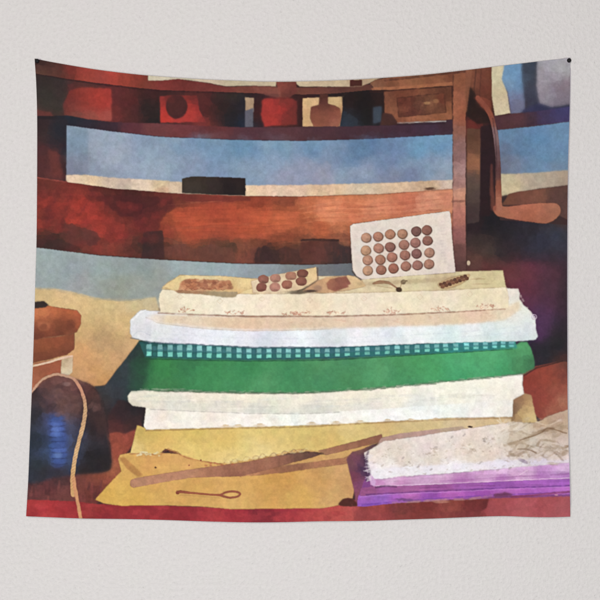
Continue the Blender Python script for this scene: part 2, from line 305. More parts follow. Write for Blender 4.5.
    for i in range(70):
        x = rnd.uniform(36, 165); y = rnd.uniform(190, 250)
        dab(x, y, rnd.uniform(3, 9), rnd.uniform(2, 5), [(180, 54, 46), (120, 40, 40), (84, 36, 36), (150, 48, 42)][rnd.randint(4)], alpha=.16, soft=.6, rot=rnd.uniform(-70, 20), wob=2)
    line([(36, 177.5), (66, 181.8)], 1.6, (166, 74, 62), alpha=.8, broken=.4)
    line([(36, 248), (100, 255.5), (165, 260), (235, 263.5), (310, 264.5), (352, 263)], 1.3, (48, 28, 30), alpha=.75, broken=.5)
    # ---- post and chair at the right
    fill([(453, 74), (463, 72), (468, 72), (467, 130), (466, 200), (467, 275), (452, 275), (453, 180)], [(458, 80, (142, 82, 56)), (460, 95, (158, 92, 66)), (457, 110, (168, 98, 70)), (463, 118, (150, 84, 60)), (458, 130, (150, 96, 80)), (462, 145, (148, 106, 100)), (457, 156, (136, 98, 96)), (460, 170, (176, 134, 130)), (458, 182, (168, 122, 116)), (460, 192, (208, 146, 118)), (462, 206, (196, 126, 104)),
        (458, 218, (184, 114, 98)), (462, 235, (152, 94, 90)), (460, 252, (112, 72, 68)), (462, 268, (92, 60, 56))], soft=.6, wob=.9, mottle=.16, edge=((62, 36, 32), 1.2, .8), e=4, dab=.6, gain=.95)
    line([(452, 201.5), (466, 201)], 2, (118, 70, 62), alpha=.6, broken=.3)
    fill([(466, 66), (495, 62), (500, 120), (500, 220), (567, 225), (580, 240), (580, 420), (520, 420), (466, 340)], [(470, 80, (124, 72, 50)), (480, 80, (116, 62, 46)), (488, 90, (110, 56, 42)), (470, 105, (42, 29, 26)), (480, 112, (46, 30, 27)), (475, 124, (112, 44, 38)), (490, 130, (44, 28, 30)), (486, 160, (44, 29, 31)), (486, 190, (44, 28, 32)),
        (475, 220, (42, 29, 32)), (490, 222, (30, 28, 32)), (505, 230, (34, 31, 36)), (480, 242, (58, 45, 43)), (488, 252, (72, 55, 50)), (500, 250, (48, 38, 42)), (520, 235, (44, 40, 48)), (540, 240, (48, 48, 62)), (558, 234, (52, 54, 68)), (530, 225, (42, 38, 44)), (560, 222, (66, 50, 48)),
        (475, 262, (92, 58, 52)), (488, 266, (94, 50, 48)), (497, 286, (102, 50, 50)), (510, 275, (76, 38, 46)), (525, 285, (78, 36, 46)), (545, 275, (62, 40, 50)), (560, 290, (50, 38, 44)), (525, 305, (72, 36, 50)), (530, 316, (60, 38, 62)), (540, 312, (66, 36, 56)), (532, 330, (56, 40, 74)), (548, 325, (44, 38, 46)), (556, 345, (38, 36, 42)), (542, 352, (40, 38, 44)), (562, 360, (70, 44, 42))], soft=.5, mottle=.14, e=6)
    fill([(497, 268), (530, 262), (560, 268), (556, 300), (548, 330), (538, 342), (526, 320), (512, 292)], [(505, 280, (98, 46, 50)), (530, 280, (92, 44, 56)), (528, 300, (86, 42, 62)), (540, 322, (74, 40, 76)), (550, 285, (74, 42, 54))], soft=4, wob=3, alpha=.85, gain=1.12)
    fill([(522, 310), (540, 306), (556, 318), (548, 336), (538, 344), (530, 330)], (74, 48, 80), soft=4.5, wob=3, alpha=.4)
    dab(550, 290, 14, 24, (78, 46, 62), alpha=.55, soft=.8, wob=3); dab(543, 318, 14, 18, (80, 50, 82), alpha=.35, soft=.8, wob=3); dab(515, 272, 14, 8, (100, 54, 56), alpha=.45, soft=.8, wob=3)
    fill([(467, 128), (481, 129), (481, 200), (479, 222), (466, 224)], [(470, 140, (92, 58, 44)), (477, 150, (104, 68, 50)), (471, 165, (140, 88, 62)), (477, 163, (146, 96, 66)), (472, 180, (90, 70, 62)), (477, 195, (80, 62, 58)), (472, 212, (66, 50, 48))], soft=.9, wob=.9, e=4)
    fill([(468, 84), (475, 92), (476, 106), (486, 112), (491, 122), (478, 124), (467, 116)], (40, 27, 25), soft=1.3, alpha=.85)
    fill([(466, 70), (472, 69), (470, 88), (467, 112), (464, 112)], (138, 82, 58), soft=1, alpha=.85)
    line([(476, 70), (474, 92)], 1.5, (74, 42, 34), alpha=.6); line([(481, 70), (480, 96)], 1.2, (80, 44, 36), alpha=.5)
    fill([(481, 126), (492, 124), (494, 200), (490, 216), (480, 216)], (44, 28, 31), soft=1, alpha=.9)
    fill([(474, 97), (482, 96), (491, 100), (493, 118), (487, 112), (480, 105)], (126, 62, 46), soft=1, alpha=.9)
    # cream, blue and grey shapes above
    fill([(491.5, 60), (507, 60), (504, 78), (508, 92), (511, 113), (495, 116), (492, 95)], [(497, 75, (206, 192, 158)), (500, 95, (202, 184, 148)), (503, 110, (206, 192, 158))], soft=.6, edge=((100, 70, 55), .8, .4))
    fill([(505, 60), (528, 56), (527, 80), (526, 113), (511, 114), (508, 92), (502, 79)], [(514, 74, (104, 146, 184)), (509, 82, (118, 152, 184)), (518, 84, (96, 134, 172)), (514, 98, (112, 116, 146)), (520, 108, (106, 106, 132))], soft=1.1)
    fill([(536, 56), (575, 52), (575, 110), (534, 112)], [(545, 75, (152, 144, 154)), (560, 66, (172, 168, 174)), (552, 62, (160, 158, 168)), (550, 95, (142, 134, 146)), (566, 88, (126, 112, 122)), (562, 102, (118, 108, 122))], soft=1.2)
    fill([(521, 60), (537, 58), (537, 90), (541, 108), (526, 113), (524, 90)], [(528, 70, (58, 66, 80)), (532, 85, (60, 62, 76)), (530, 104, (58, 58, 76)), (524, 80, (70, 84, 104))], soft=2, wob=2)
    fill([(522, 110), (538, 103), (552, 107), (572, 104), (572, 114), (522, 116)], [(535, 110, (52, 52, 82)), (565, 109, (44, 46, 68))], soft=1.6, wob=1.5)
    # rail right
    fill([(493, 116), (530, 112), (572, 106), (572, 121), (498, 130)], [(500, 121, (80, 48, 52)), (520, 119, (88, 52, 56)), (545, 115, (66, 54, 86)), (562, 112, (62, 58, 104)), (530, 124, (62, 44, 56)), (560, 118, (66, 56, 92))], soft=.7)
    # blue right
    fill([(497.5, 130), (530, 126.5), (572, 121), (572, 173), (540, 174), (500, 176)], [(508, 136, (92, 136, 180)), (504, 150, (96, 118, 152)), (505, 165, (108, 112, 138)), (520, 148, (84, 128, 172)), (515, 165, (112, 130, 160)), (540, 138, (84, 138, 188)), (560, 130, (98, 144, 186)), (545, 155, (92, 142, 188)), (562, 150, (96, 140, 184)), (540, 167, (100, 138, 180)), (558, 168, (108, 138, 172))], soft=.7, sat=.78, gain=.96, e=5)
    fill([(499, 174), (530, 173), (572, 170), (572, 185), (540, 189), (515, 193), (499, 197)], [(508, 180, (196, 178, 144)), (515, 188, (200, 180, 142)), (535, 182, (170, 154, 136)), (525, 178, (184, 166, 142)), (552, 178, (176, 158, 138)), (560, 182, (166, 142, 126))], soft=1.1, wob=1.2)
    fill([(502, 205), (509, 194), (520, 191.5), (545, 188.5), (572, 185), (572, 222), (560, 216), (555, 204)], [(512, 199, (112, 68, 52)), (530, 197, (116, 72, 56)), (542, 194, (130, 82, 62)), (552, 196, (92, 60, 54)), (562, 200, (84, 58, 54)), (562, 212, (92, 62, 56))], soft=.7)
    dab(540, 198, 7, 5, (122, 76, 60), alpha=.6, soft=.5)
    fill([(496, 215), (494, 206), (508, 206), (530, 203.5), (548, 202.5), (558, 204), (561, 211), (557, 218), (547, 223.5), (530, 222), (508, 218.5)], [(502, 211, (164, 98, 74)), (520, 209, (180, 106, 78)), (540, 208, (182, 108, 80)), (554, 208, (166, 104, 80)), (525, 217, (158, 88, 64)), (545, 218, (158, 94, 70)), (510, 214, (168, 98, 74))], curve=True, soft=.6, edge=((58, 34, 32), 1.1, .6))
    line([(478, 97, 4), (486, 106, 4.6), (492, 118, 5), (495.5, 135, 5), (498, 160, 5), (498.5, 185, 6), (499, 207, 7)], 5, [(480, 100, (138, 72, 54)), (490, 115, (136, 72, 54)), (495, 135, (128, 100, 102)), (498, 155, (100, 74, 76)), (498, 172, (92, 58, 56)), (498, 190, (138, 76, 58)), (499, 205, (168, 102, 80))], curve=True, soft=.6, wob=.4)
    line([(493, 118), (496.5, 150), (496, 185)], 1.2, (54, 34, 36), alpha=.6, curve=True, broken=.5)
    line([(491.5, 165, 1.5), (492, 190, 4), (494, 208, 6)], 3, (128, 66, 52), alpha=.65, soft=1.4)
    dab(468.5, 263, 1.8, 2.6, (196, 170, 144), soft=.4)
    line([(466.5, 215), (466.5, 272)], 1.2, (62, 40, 38), alpha=.7, broken=.4)
    # ---- sage wall and sandy cloth at the left
    fill([(30, 247), (37, 247.5), (100, 255.5), (165, 260), (235, 263.5), (310, 264.8), (356, 263), (360, 300), (100, 310), (30, 300)], [
        (42, 252, (148, 164, 164)), (48, 265, (150, 164, 164)), (44, 280, (146, 160, 158)), (70, 272, (140, 156, 158)), (78, 282, (154, 156, 156)), (100, 265, (146, 162, 162)), (120, 272, (138, 154, 152)), (118, 286, (146, 148, 136)), (145, 268, (136, 150, 148)), (140, 288, (148, 154, 148)), (160, 282, (144, 152, 146)), (180, 266, (150, 166, 170)),
        (225, 269, (146, 162, 168)), (262, 269, (138, 150, 156)), (300, 268, (120, 126, 130)), (340, 270, (98, 104, 110)), (330, 277, (112, 114, 116))], soft=.6, mottle=.07, drift=8, sat=.85)
    fill([(30, 288), (55, 289), (78, 293), (95, 298), (120, 301), (140, 299), (156, 297), (160, 312), (140, 342), (106, 385), (96, 388), (70, 384), (30, 384)], [
        (45, 294, (196, 170, 126)), (62, 294, (206, 180, 138)), (85, 303, (204, 176, 128)), (110, 308, (198, 174, 126)), (135, 304, (196, 178, 138)), (145, 302, (190, 176, 144)), (120, 322, (204, 172, 124)), (90, 322, (198, 168, 118)), (135, 325, (202, 172, 124)), (130, 338, (196, 162, 116)), (98, 336, (174, 142, 104)), (108, 342, (176, 140, 104)), (85, 334, (194, 158, 112)), (85, 352, (200, 152, 102)), (110, 358, (200, 156, 108)), (118, 350, (178, 142, 104)), (92, 372, (194, 146, 96)), (102, 382, (186, 138, 88)), (80, 375, (188, 144, 100)), (55, 300, (202, 172, 124))],
        soft=1.2, wob=1.5, mottle=.1, gain=(1.04, 1.02, .98))
    line([(30, 288.5), (55, 290), (95, 299), (140, 300)], 2, (176, 156, 120), alpha=.35, soft=1.5)
    # dark shape right of the sand cloth
    fill([(139.5, 341), (160, 338), (160, 430), (125, 445), (100, 440), (95, 386), (105, 386)], [(145, 348, (40, 58, 52)), (150, 360, (36, 70, 50)), (135, 360, (46, 58, 58)), (125, 370, (52, 60, 64)), (132, 380, (52, 68, 70)), (115, 385, (48, 54, 60)), (110, 392, (58, 62, 66)), (130, 398, (48, 62, 66)), (118, 402, (46, 50, 56)), (105, 402, (58, 50, 50)), (112, 415, (44, 36, 38)), (130, 412, (40, 36, 40)), (140, 408, (34, 32, 36)), (120, 424, (72, 42, 42)), (112, 435, (100, 50, 46))], soft=.9, mottle=.15)
    # orange bundles
    fill([(34, 363), (64, 358), (66, 377), (50, 384), (30, 390)], [(45, 374, (152, 82, 58)), (60, 366, (158, 86, 60)), (40, 382, (170, 100, 72))], soft=.7)
    fill([(62, 359), (73.5, 356.5), (73, 372), (66, 378), (61, 374)], [(66, 362, (178, 150, 112)), (70, 364, (206, 186, 152)), (68, 372, (214, 198, 166))], soft=.6, edge=((120, 80, 60), .7, .5))
    line([(33, 366, 2), (50, 362, 2.2), (68, 356.5, 2.2), (73, 356, 1.6)], 2, (218, 184, 156), soft=.5)
    fill([(32, 339), (60, 336.5), (74.5, 333), (74.5, 349), (68, 354), (50, 359), (32, 363)], [(45, 348, (142, 76, 50)), (60, 342, (146, 76, 50)), (70, 344, (134, 72, 50)), (45, 358, (112, 60, 44)), (65, 352, (118, 64, 46))], soft=.6, edge=((84, 44, 34), 1.0, .6))
    fill([(33, 307), (45, 305), (60, 308), (77, 310.5), (81, 315), (81, 324), (77, 332), (68, 335), (50, 337), (33, 340)], [(40, 312, (196, 112, 70)), (55, 312, (188, 100, 62)), (72, 314, (182, 94, 58)), (45, 328, (126, 64, 44)), (48, 322, (172, 96, 64)), (58, 324, (126, 66, 46)), (70, 324, (124, 64, 44)), (78, 324, (168, 88, 56)), (60, 332, (110, 58, 42)), (40, 336, (110, 56, 42)), (76, 332, (130, 70, 50))], soft=.6, e=4, edge=((96, 48, 36), 1.0, .55))
    dab(44, 326, 6, 4.5, (182, 108, 74), alpha=.5, soft=.4); dab(44, 327, 4, 3, (128, 68, 48), alpha=.7, soft=.5); dab(71, 325, 5, 5, (106, 54, 40), alpha=.6, soft=.5)
    fill([(33, 302), (44, 301), (49, 305), (45, 307.5), (33, 308.5)], (54, 42, 40), soft=.8)
    # ---- floor corner at the left
    fill([(20, 465), (120, 430), (140, 420), (142, 432), (120, 462), (122, 476), (95, 506), (20, 505)], [(35, 480, (70, 44, 46)), (40, 495, (110, 56, 56)), (50, 488, (104, 52, 52)), (60, 478, (66, 44, 46)), (70, 490, (120, 66, 60)), (85, 485, (116, 58, 50)), (100, 475, (140, 70, 52)), (115, 450, (152, 72, 54)), (122, 440, (146, 68, 54)), (112, 466, (160, 90, 62)), (95, 494, (104, 48, 44))], soft=1, mottle=.2)
    fill([(118, 400), (146, 404), (145, 411), (140, 427), (125, 434), (110, 430), (108, 416)], [(135, 408, (38, 34, 38)), (120, 416, (52, 38, 40)), (135, 420, (60, 40, 42)), (118, 428, (88, 46, 43))], soft=1.2)
    for i in range(26):
        x = rnd.uniform(30, 108); y = rnd.uniform(478, 496)
        line([(x, y, 1), (x + rnd.uniform(-2, 2), y + rnd.uniform(5, 14), 3)], 2, [(150, 80, 72), (70, 40, 42), (126, 60, 58), (92, 48, 46)][rnd.randint(4)], alpha=.45, soft=1)
    # the dark spool
    fill([(28, 420), (32, 400), (40, 384), (50, 377), (62, 374.5), (76, 379), (90, 384), (100, 396), (106, 420), (110, 445), (112, 466), (104, 472), (85, 474), (60, 476), (24, 480)], [
        (38, 396, (58, 46, 48)), (50, 385, (98, 62, 58)), (60, 380, (116, 74, 68)), (70, 384, (112, 72, 66)), (55, 396, (96, 66, 66)), (65, 400, (116, 80, 74)), (75, 405, (96, 68, 64)), (62, 412, (104, 76, 76)), (45, 405, (66, 54, 58)), (36, 415, (42, 42, 48)), (35, 440, (40, 46, 56)), (38, 465, (44, 50, 58)), (52, 420, (60, 68, 104)), (58, 428, (74, 100, 168)), (62, 440, (70, 90, 150)), (56, 448, (64, 86, 150)), (60, 456, (74, 98, 152)), (48, 440, (48, 56, 78)), (70, 430, (66, 66, 84)), (68, 458, (58, 70, 98)), (75, 445, (60, 62, 76)), (60, 470, (54, 48, 56)),
        (88, 392, (84, 52, 46)), (95, 400, (66, 46, 44)), (88, 410, (54, 38, 38)), (100, 425, (64, 44, 42)), (92, 430, (44, 36, 38)), (90, 455, (36, 32, 35)), (104, 460, (40, 34, 36)), (85, 470, (42, 34, 36)), (45, 472, (48, 46, 52))], soft=2.0, wob=1.6, curve=True, mottle=.15, e=4.5)
    fill([(51, 416), (63, 416), (67, 440), (65, 464), (52, 464), (50, 440)], (52, 70, 130), soft=2.6, alpha=.65, wob=2, curve=True)
    for k in range(9):
        x = 57.5 + rnd.uniform(-1.5, 1.5) + (k > 5) * 1; y = 418 + k * 5.3 + rnd.uniform(-.8, .8)
        dab(x, y, rnd.uniform(6.5, 8.5), rnd.uniform(1.7, 2.6), (78, 104, 178) if k in (1, 2, 3, 6) else (64, 86, 148), alpha=rnd.uniform(.55, .85), soft=.5, rot=rnd.uniform(-12, 2), wob=1.5)
        line([(x - 7, y + 2.7), (x + 1, y + 3.2), (x + 8, y + 2.4)], .9, (36, 42, 76), alpha=.6, curve=True, broken=.5)
    dab(56, 429, 3.5, 6, (104, 134, 206), alpha=.45, soft=.8, wob=1.5); dab(58, 455, 4, 3, (112, 144, 200), alpha=.45, soft=.7)
    for i in range(40):
        a = rnd.uniform(0, 1); dab(rnd.uniform(40, 100), rnd.uniform(380, 414), rnd.uniform(2, 6), rnd.uniform(1.5, 4), [(128, 88, 80), (76, 50, 48), (100, 66, 60), (60, 44, 46)][rnd.randint(4)], alpha=.3, soft=.5, rot=rnd.uniform(-60, 60), wob=2)
    line([(60, 375), (78, 380), (94, 388), (103, 402), (108, 430), (111, 462)], 1.2, (34, 26, 28), alpha=.3, curve=True, soft=1, broken=.9)
    dab(67, 384, 4, 2, (150, 118, 112), alpha=.5, soft=.6)
    # red table edge
    fill([(20, 499), (75, 501), (98, 504), (160, 505.5), (230, 508), (330, 505), (352, 500), (575, 488), (575, 530), (20, 530)], [
        (35, 505, (166, 50, 52)), (50, 510, (172, 48, 52)), (70, 508, (160, 46, 50)), (90, 511, (142, 46, 46)), (110, 510, (148, 44, 48)), (150, 513, (158, 46, 52)), (180, 512, (146, 42, 48)), (215, 514, (172, 54, 58)), (240, 516, (160, 46, 54)), (262, 515, (130, 40, 48)), (290, 515, (158, 50, 58)), (310, 514, (178, 66, 66)), (335, 512, (186, 76, 70)), (349, 510, (188, 80, 74)), (360, 510, (146, 62, 62)), (375, 512, (162, 68, 66)), (395, 510, (132, 56, 54)), (420, 509, (126, 52, 50)), (445, 509, (136, 60, 56)), (475, 508, (124, 52, 52)), (495, 505, (168, 72, 74)), (520, 508, (178, 82, 86)), (540, 503, (168, 72, 76)), (560, 508, (170, 80, 84)), (560, 498, (156, 66, 70))], soft=.7, mottle=.14, e=5)
    fill([(490, 500), (575, 494), (575, 525), (485, 525)], [(500, 506, (172, 78, 82)), (525, 507, (186, 92, 98)), (545, 506, (174, 80, 86)), (562, 510, (180, 90, 96))], soft=2, wob=2, alpha=.7)
    for i in range(60):
        x = rnd.uniform(30, 340); dab(x, rnd.uniform(504, 519), rnd.uniform(3, 10), rnd.uniform(1.5, 4), [(128, 36, 44), (186, 62, 64), (148, 40, 48)][rnd.randint(3)], alpha=.28, soft=.5, wob=2)
    fill([(352, 500), (354, 520), (575, 520), (575, 490)], (120, 52, 52), alpha=.12, soft=.8)
    fill([(391, 503), (440, 501), (489, 499), (486, 508), (480, 511), (440, 512), (392, 514)], [(400, 508, (124, 56, 54)), (425, 506, (120, 48, 46)), (450, 507, (142, 66, 58)), (475, 505, (116, 46, 46)), (484, 504, (104, 42, 42))], soft=1, wob=1.4, mottle=.2)
    # ---- lower yellow cloth
    fill([(95, 499.5), (106, 487), (121, 471.5), (118, 459), (120, 454.5), (135, 452), (220, 455), (320, 440), (372, 438), (360, 470), (352, 500), (340, 505), (322, 508), (232, 509), (200, 506.5), (160, 505.5), (122, 506), (104, 503.5)], [
        (105, 497, (204, 164, 78)), (125, 490, (208, 170, 84)), (135, 500, (206, 166, 78)), (150, 478, (204, 160, 82)), (125, 464, (206, 166, 88)), (150, 464, (206, 158, 86)), (185, 462, (206, 160, 92)), (170, 470, (208, 166, 92)), (165, 500, (204, 162, 84)), (190, 485, (200, 156, 82)), (240, 485, (206, 160, 86)), (235, 503, (208, 168, 94)), (270, 495, (202, 156, 80)), (300, 500, (206, 166, 86)), (320, 478, (196, 150, 86)), (340, 470, (200, 158, 100)), (335, 495, (202, 164, 100)), (346, 490, (190, 146, 92)), (280, 478, (196, 146, 74)), (350, 450, (206, 170, 100))], soft=.6, mottle=.08, gain=(1.03, 1.0, 1.01), edge=((150, 96, 50), .9, .5), streak=.025)
    fill([(119, 458), (124, 457), (132, 464), (143, 475), (138, 477), (128, 470)], (176, 122, 66), soft=1, alpha=.8)
    # upper yellow fold
    fill([(137, 425), (145, 428), (225, 426), (300, 422), (385, 417), (450, 415), (514, 413), (530, 424), (450, 430), (386, 437), (326, 452), (300, 449), (260, 458), (215, 464), (200, 460.5), (182, 454.5), (172, 451), (165, 449), (158, 455), (130, 454)], [
        (142, 434, (192, 164, 90)), (136, 450, (214, 192, 122)), (155, 440, (208, 178, 96)), (160, 450, (214, 180, 104)), (190, 436, (206, 178, 98)), (190, 450, (216, 190, 112)), (225, 440, (210, 182, 104)), (230, 456, (218, 194, 128)), (270, 436, (212, 188, 114)), (262, 450, (222, 200, 136)), (310, 438, (206, 180, 108)), (330, 444, (206, 178, 108)), (350, 428, (210, 186, 124)), (380, 430, (200, 176, 118)), (420, 425, (204, 182, 132)), (460, 422, (204, 184, 146)), (500, 420, (206, 182, 140))], soft=.6, mottle=.08, gain=(1.035, 1.015, .98), edge=((150, 104, 62), .8, .5))
    line([(130, 454), (145, 453.5), (160, 455), (166, 450), (176, 453), (188, 458), (202, 461), (222, 464)], 1.1, (160, 92, 58), alpha=.8, broken=.5, curve=True)
    for i in range(22):
        dab(rnd.uniform(134, 160), rnd.uniform(452, 456), 1.3, .9, (226, 210, 160), alpha=.7, soft=.5)
    for k in range(4):
        line([(166 + k * 3, 451 + k * .4), (168.5 + k * 3, 448.5 + k), (171 + k * 3, 452.5 + k * .6)], .8, (150, 84, 52), alpha=.6, curve=True)
    # ruler and the strips beside it
    fill([(316, 459), (332, 455), (366, 445), (382, 440), (372, 446), (346, 460), (300, 467), (272, 468), (285, 464)], (202, 154, 96), soft=.9, alpha=.85)
    fill([(238, 471), (272, 467), (344, 458), (357, 452), (368, 447), (367, 451.5), (357, 457), (346, 463.5), (280, 472.8), (240, 476.5)], [(250, 473, (150, 98, 72)), (275, 470, (126, 80, 62)), (295, 468, (112, 70, 56)), (320, 464, (146, 96, 70)), (343, 461, (138, 88, 66)), (360, 452, (132, 84, 66))], soft=.7, mottle=.2, gain=1.18, alpha=.85, edge=((104, 64, 48), .8, .5))
    fill([(131, 480), (134, 478.5), (190, 469.5), (242, 462.5), (285, 454.3), (306, 451.6), (316, 452.2), (323, 453.3), (314, 456.5), (290, 463), (274, 468), (242, 475.8), (190, 477.6), (133.5, 487.6), (130.5, 486), (130, 482)], [
        (135, 483, (164, 116, 88)), (160, 479, (170, 120, 90)), (190, 473, (166, 116, 88)), (215, 470, (152, 100, 76)), (240, 468, (146, 96, 74)), (235, 474, (130, 82, 62)), (265, 463, (150, 100, 76)), (262, 470, (126, 80, 62)), (285, 459, (128, 84, 66)), (300, 455, (104, 70, 58)), (315, 454, (92, 62, 54))], soft=.45, wob=.6, mottle=.14, gain=1.1, edge=((110, 68, 50), .8, .5))
    fill([(318, 450.6), (345, 444), (381.5, 434.3), (383, 441), (350, 449.4), (326, 455)], [(325, 452, (150, 104, 78)), (345, 447, (142, 94, 72)), (370, 441, (134, 86, 66)), (380, 438, (126, 80, 64))], soft=.45, wob=.5, mottle=.14, gain=1.1, edge=((100, 62, 48), .8, .5))
    line([(284, 454.6), (300, 452), (314, 452.4), (323, 453.6)], 1.8, (84, 58, 48), alpha=.7, broken=.4)
    for k in range(9):   # lace loops along the ruler
        x = 226 + k * 9.5 + rnd.uniform(-2, 2); y = 463.5 - k * 1.45
        line([(x - 4.5, y + 1), (x - 1.5, y - 3 - rnd.uniform(-.6, 1.4)), (x + 2.2 + rnd.uniform(-1, 1), y - 3), (x + 4, y + 1.5)], .9, (128, 98, 78) if k > 4 else (158, 122, 88), alpha=.6, curve=True, broken=.7)
        dab(x + rnd.uniform(-2, 2), y - .8, 2.6, 1.2, (222, 204, 156), alpha=.45, soft=.7)
        line([(x + 1, y - 1.5), (x + 3, y - 4 + rnd.uniform(-1, 1)), (x + 6, y - 1.5)], .7, (226, 206, 160), alpha=.4, curve=True)
    for k in range(7):
        dab(206 + rnd.uniform(0, 30), 462 + rnd.uniform(0, 5), 1.4, .8, (176, 96, 66), alpha=.7, soft=.5)
    dab(155.5, 467.5, .9, .9, (90, 56, 40)); dab(189, 465, .8, .8, (150, 84, 60)); dab(201, 460, .8, .8, (140, 70, 50))
    # crochet hook
    line([(177, 492.6, 2.6), (181, 491.8, 2.6), (190, 492.8, 2), (205, 494, 1.8), (222, 495, 2.2)], 2, (156, 84, 58), soft=.45, curve=True, wob=.4)
    dab(177.5, 493, 1.6, 1.3, (140, 70, 50)); line([(177, 491), (181, 490.6)], .8, (110, 60, 44), alpha=.7)
    line([(221, 494.6), (226, 492.2), (233, 491.3), (239, 492.4), (240, 494.5), (237, 496.6), (230, 497.4), (224, 496.3), (221, 494.8)], 2, (154, 84, 60), soft=.45, curve=True, wob=.3)
    line([(180, 495), (220, 497.6)], .8, (170, 124, 68), alpha=.5)
    # ---- stack of folded cloth
    # brown box and red block behind right end
    fill([(522, 373), (536, 366), (560, 361), (575, 363), (575, 414), (545, 424), (536, 416), (523, 395)], [(530, 380, (140, 58, 46)), (545, 376, (150, 66, 50)), (560, 372, (140, 66, 52)), (545, 400, (142, 62, 50)), (535, 408, (136, 60, 50)), (560, 390, (150, 76, 60)), (563, 402, (172, 112, 86)), (555, 410, (158, 92, 70)), (566, 368, (96, 58, 50))], soft=.7, mottle=.12)
    line([(523, 376), (536, 368), (562, 361)], 1.6, (52, 34, 34), alpha=.6)
    fill([(512, 399), (524, 393), (531, 395), (534, 408), (538, 424), (511, 421)], [(516, 405, (136, 102, 76)), (524, 400, (160, 120, 84)), (530, 408, (204, 168, 112)), (520, 415, (206, 170, 112)), (532, 418, (208, 176, 122)), (514, 412, (116, 84, 64))], soft=.8, wob=1.3, e=4)
    # second white
    fill([(146, 406), (200, 409), (300, 411), (380, 405), (445, 401), (513.5, 396), (512.5, 417), (450, 417.8), (380, 422), (300, 425.5), (225, 427.5), (146, 430), (143.5, 426)], [
        (150, 418, (230, 222, 212)), (165, 420, (222, 208, 190)), (190, 420, (234, 226, 216)), (208, 418, (226, 212, 196)), (240, 420, (234, 226, 218)), (290, 418, (234, 228, 220)), (340, 416, (228, 226, 220)), (340, 421, (238, 230, 222)), (400, 412, (222, 228, 226)), (400, 418, (238, 232, 226)), (450, 410, (226, 228, 222)), (490, 408, (232, 228, 220)), (508, 410, (224, 218, 206))], soft=.6, mottle=.05, e=12, dab=.2, sat=.75, gain=(1.05, 1.05, 1.035), edge=((150, 120, 92), .9, .55))
    for k, x in enumerate((226, 238, 260, 312, 336, 360, 388, 411, 435)):
        dab(x, 426.4 - (x - 230) * .033, 5.5, 1.1, (200, 168, 122), alpha=.5, soft=.8)
        dab(x, 425 - (x - 230) * .033, 3, .8, (206, 176, 130), alpha=.6, soft=.4)
    line([(146, 431), (225, 428.5), (300, 427), (385, 422.5), (450, 419.5), (512, 418)], 1.1, (150, 112, 74), alpha=.7, broken=.5)
    # cream fold
    fill([(127.5, 396), (131, 391), (145, 389.5), (160, 391), (240, 393), (300, 393.3), (380, 388), (440, 382), (500, 376), (523, 373), (522.5, 385), (524, 394), (514, 399.5), (450, 404), (380, 409), (330, 411.8), (300, 413), (250, 412.5), (200, 410.5), (150, 408.5), (133, 406), (128, 402)], [
        (134, 396, (218, 210, 190)), (134, 402, (196, 186, 166)), (150, 399, (222, 212, 192)), (170, 404, (206, 202, 192)), (200, 397, (226, 214, 192)), (200, 407, (206, 202, 190)), (250, 400, (230, 218, 196)), (260, 410, (194, 194, 186)), (300, 402, (228, 218, 198)), (310, 410, (192, 192, 186)), (350, 399, (230, 218, 196)), (360, 407, (208, 206, 200)), (400, 395, (230, 222, 202)), (420, 402, (212, 214, 210)), (450, 392, (230, 224, 208)), (490, 386, (232, 226, 210)), (480, 396, (222, 220, 212)), (515, 382, (232, 226, 214)), (518, 392, (222, 214, 200))], soft=.8, mottle=.05, wob=.8, e=12, dab=.2, ay=1.8, sat=.75, gain=(1.07, 1.065, 1.045))
    line([(150, 409.3), (200, 411.3), (250, 413.3), (300, 413.6), (340, 412)], 1.4, (176, 172, 164), alpha=.6, broken=.5)
    for i in range(46):
        x = rnd.uniform(135, 480); y0 = np.interp(x, [130, 240, 300, 440, 520], [400, 405, 405.5, 395, 386]) + rnd.uniform(-6, 5)
        line([(x, y0), (x + rnd.uniform(15, 50), y0 + rnd.uniform(-2.5, .8))], rnd.uniform(.6, 1.8), [(204, 200, 192), (250, 244, 232), (214, 206, 192), (196, 198, 198)][rnd.randint(4)], alpha=.35, soft=.9, broken=.7)
    for i in range(30):
        x = rnd.uniform(150, 500); y0 = np.interp(x, [146, 300, 513], [420, 419, 408]) + rnd.uniform(-6, 5)
        dab(x, y0, rnd.uniform(4, 12), rnd.uniform(1.5, 4), [(224, 208, 186), (250, 246, 240), (214, 220, 220)][rnd.randint(3)], alpha=.22, soft=.8, wob=2)
    # green cloth
    fill([(133, 370), (136, 360), (150, 356), (250, 359), (330, 358.5), (440, 352), (512, 347), (521, 341.5), (527, 342), (531, 348), (534.5, 361), (534, 368), (524, 373.5), (500, 376), (440, 382), (380, 388), (340, 391), (300, 392.7), (240, 392.5), (160, 390.5), (136, 389)], [
        (138, 378, (36, 70, 52)), (142, 366, (36, 74, 52)), (148, 374, (56, 128, 72)), (160, 368, (58, 134, 72)), (160, 384, (62, 126, 76)), (190, 364, (52, 116, 72)), (200, 375, (60, 138, 82)), (230, 383, (64, 138, 86)), (250, 370, (56, 134, 80)), (262, 380, (78, 148, 96)), (290, 372, (62, 136, 86)), (320, 366, (76, 144, 92)), (320, 382, (66, 138, 90)), (350, 374, (70, 138, 88)), (380, 370, (82, 156, 102)), (400, 364, (70, 146, 90)), (400, 380, (68, 144, 92)), (430, 368, (72, 156, 96)), (460, 362, (78, 170, 112)), (460, 373, (66, 160, 104)), (490, 358, (82, 172, 112)), (500, 368, (66, 158, 100)), (525, 352, (84, 162, 102)), (522, 366, (72, 142, 90)), (531, 364, (60, 110, 72))], soft=.9, mottle=.09, wob=1)
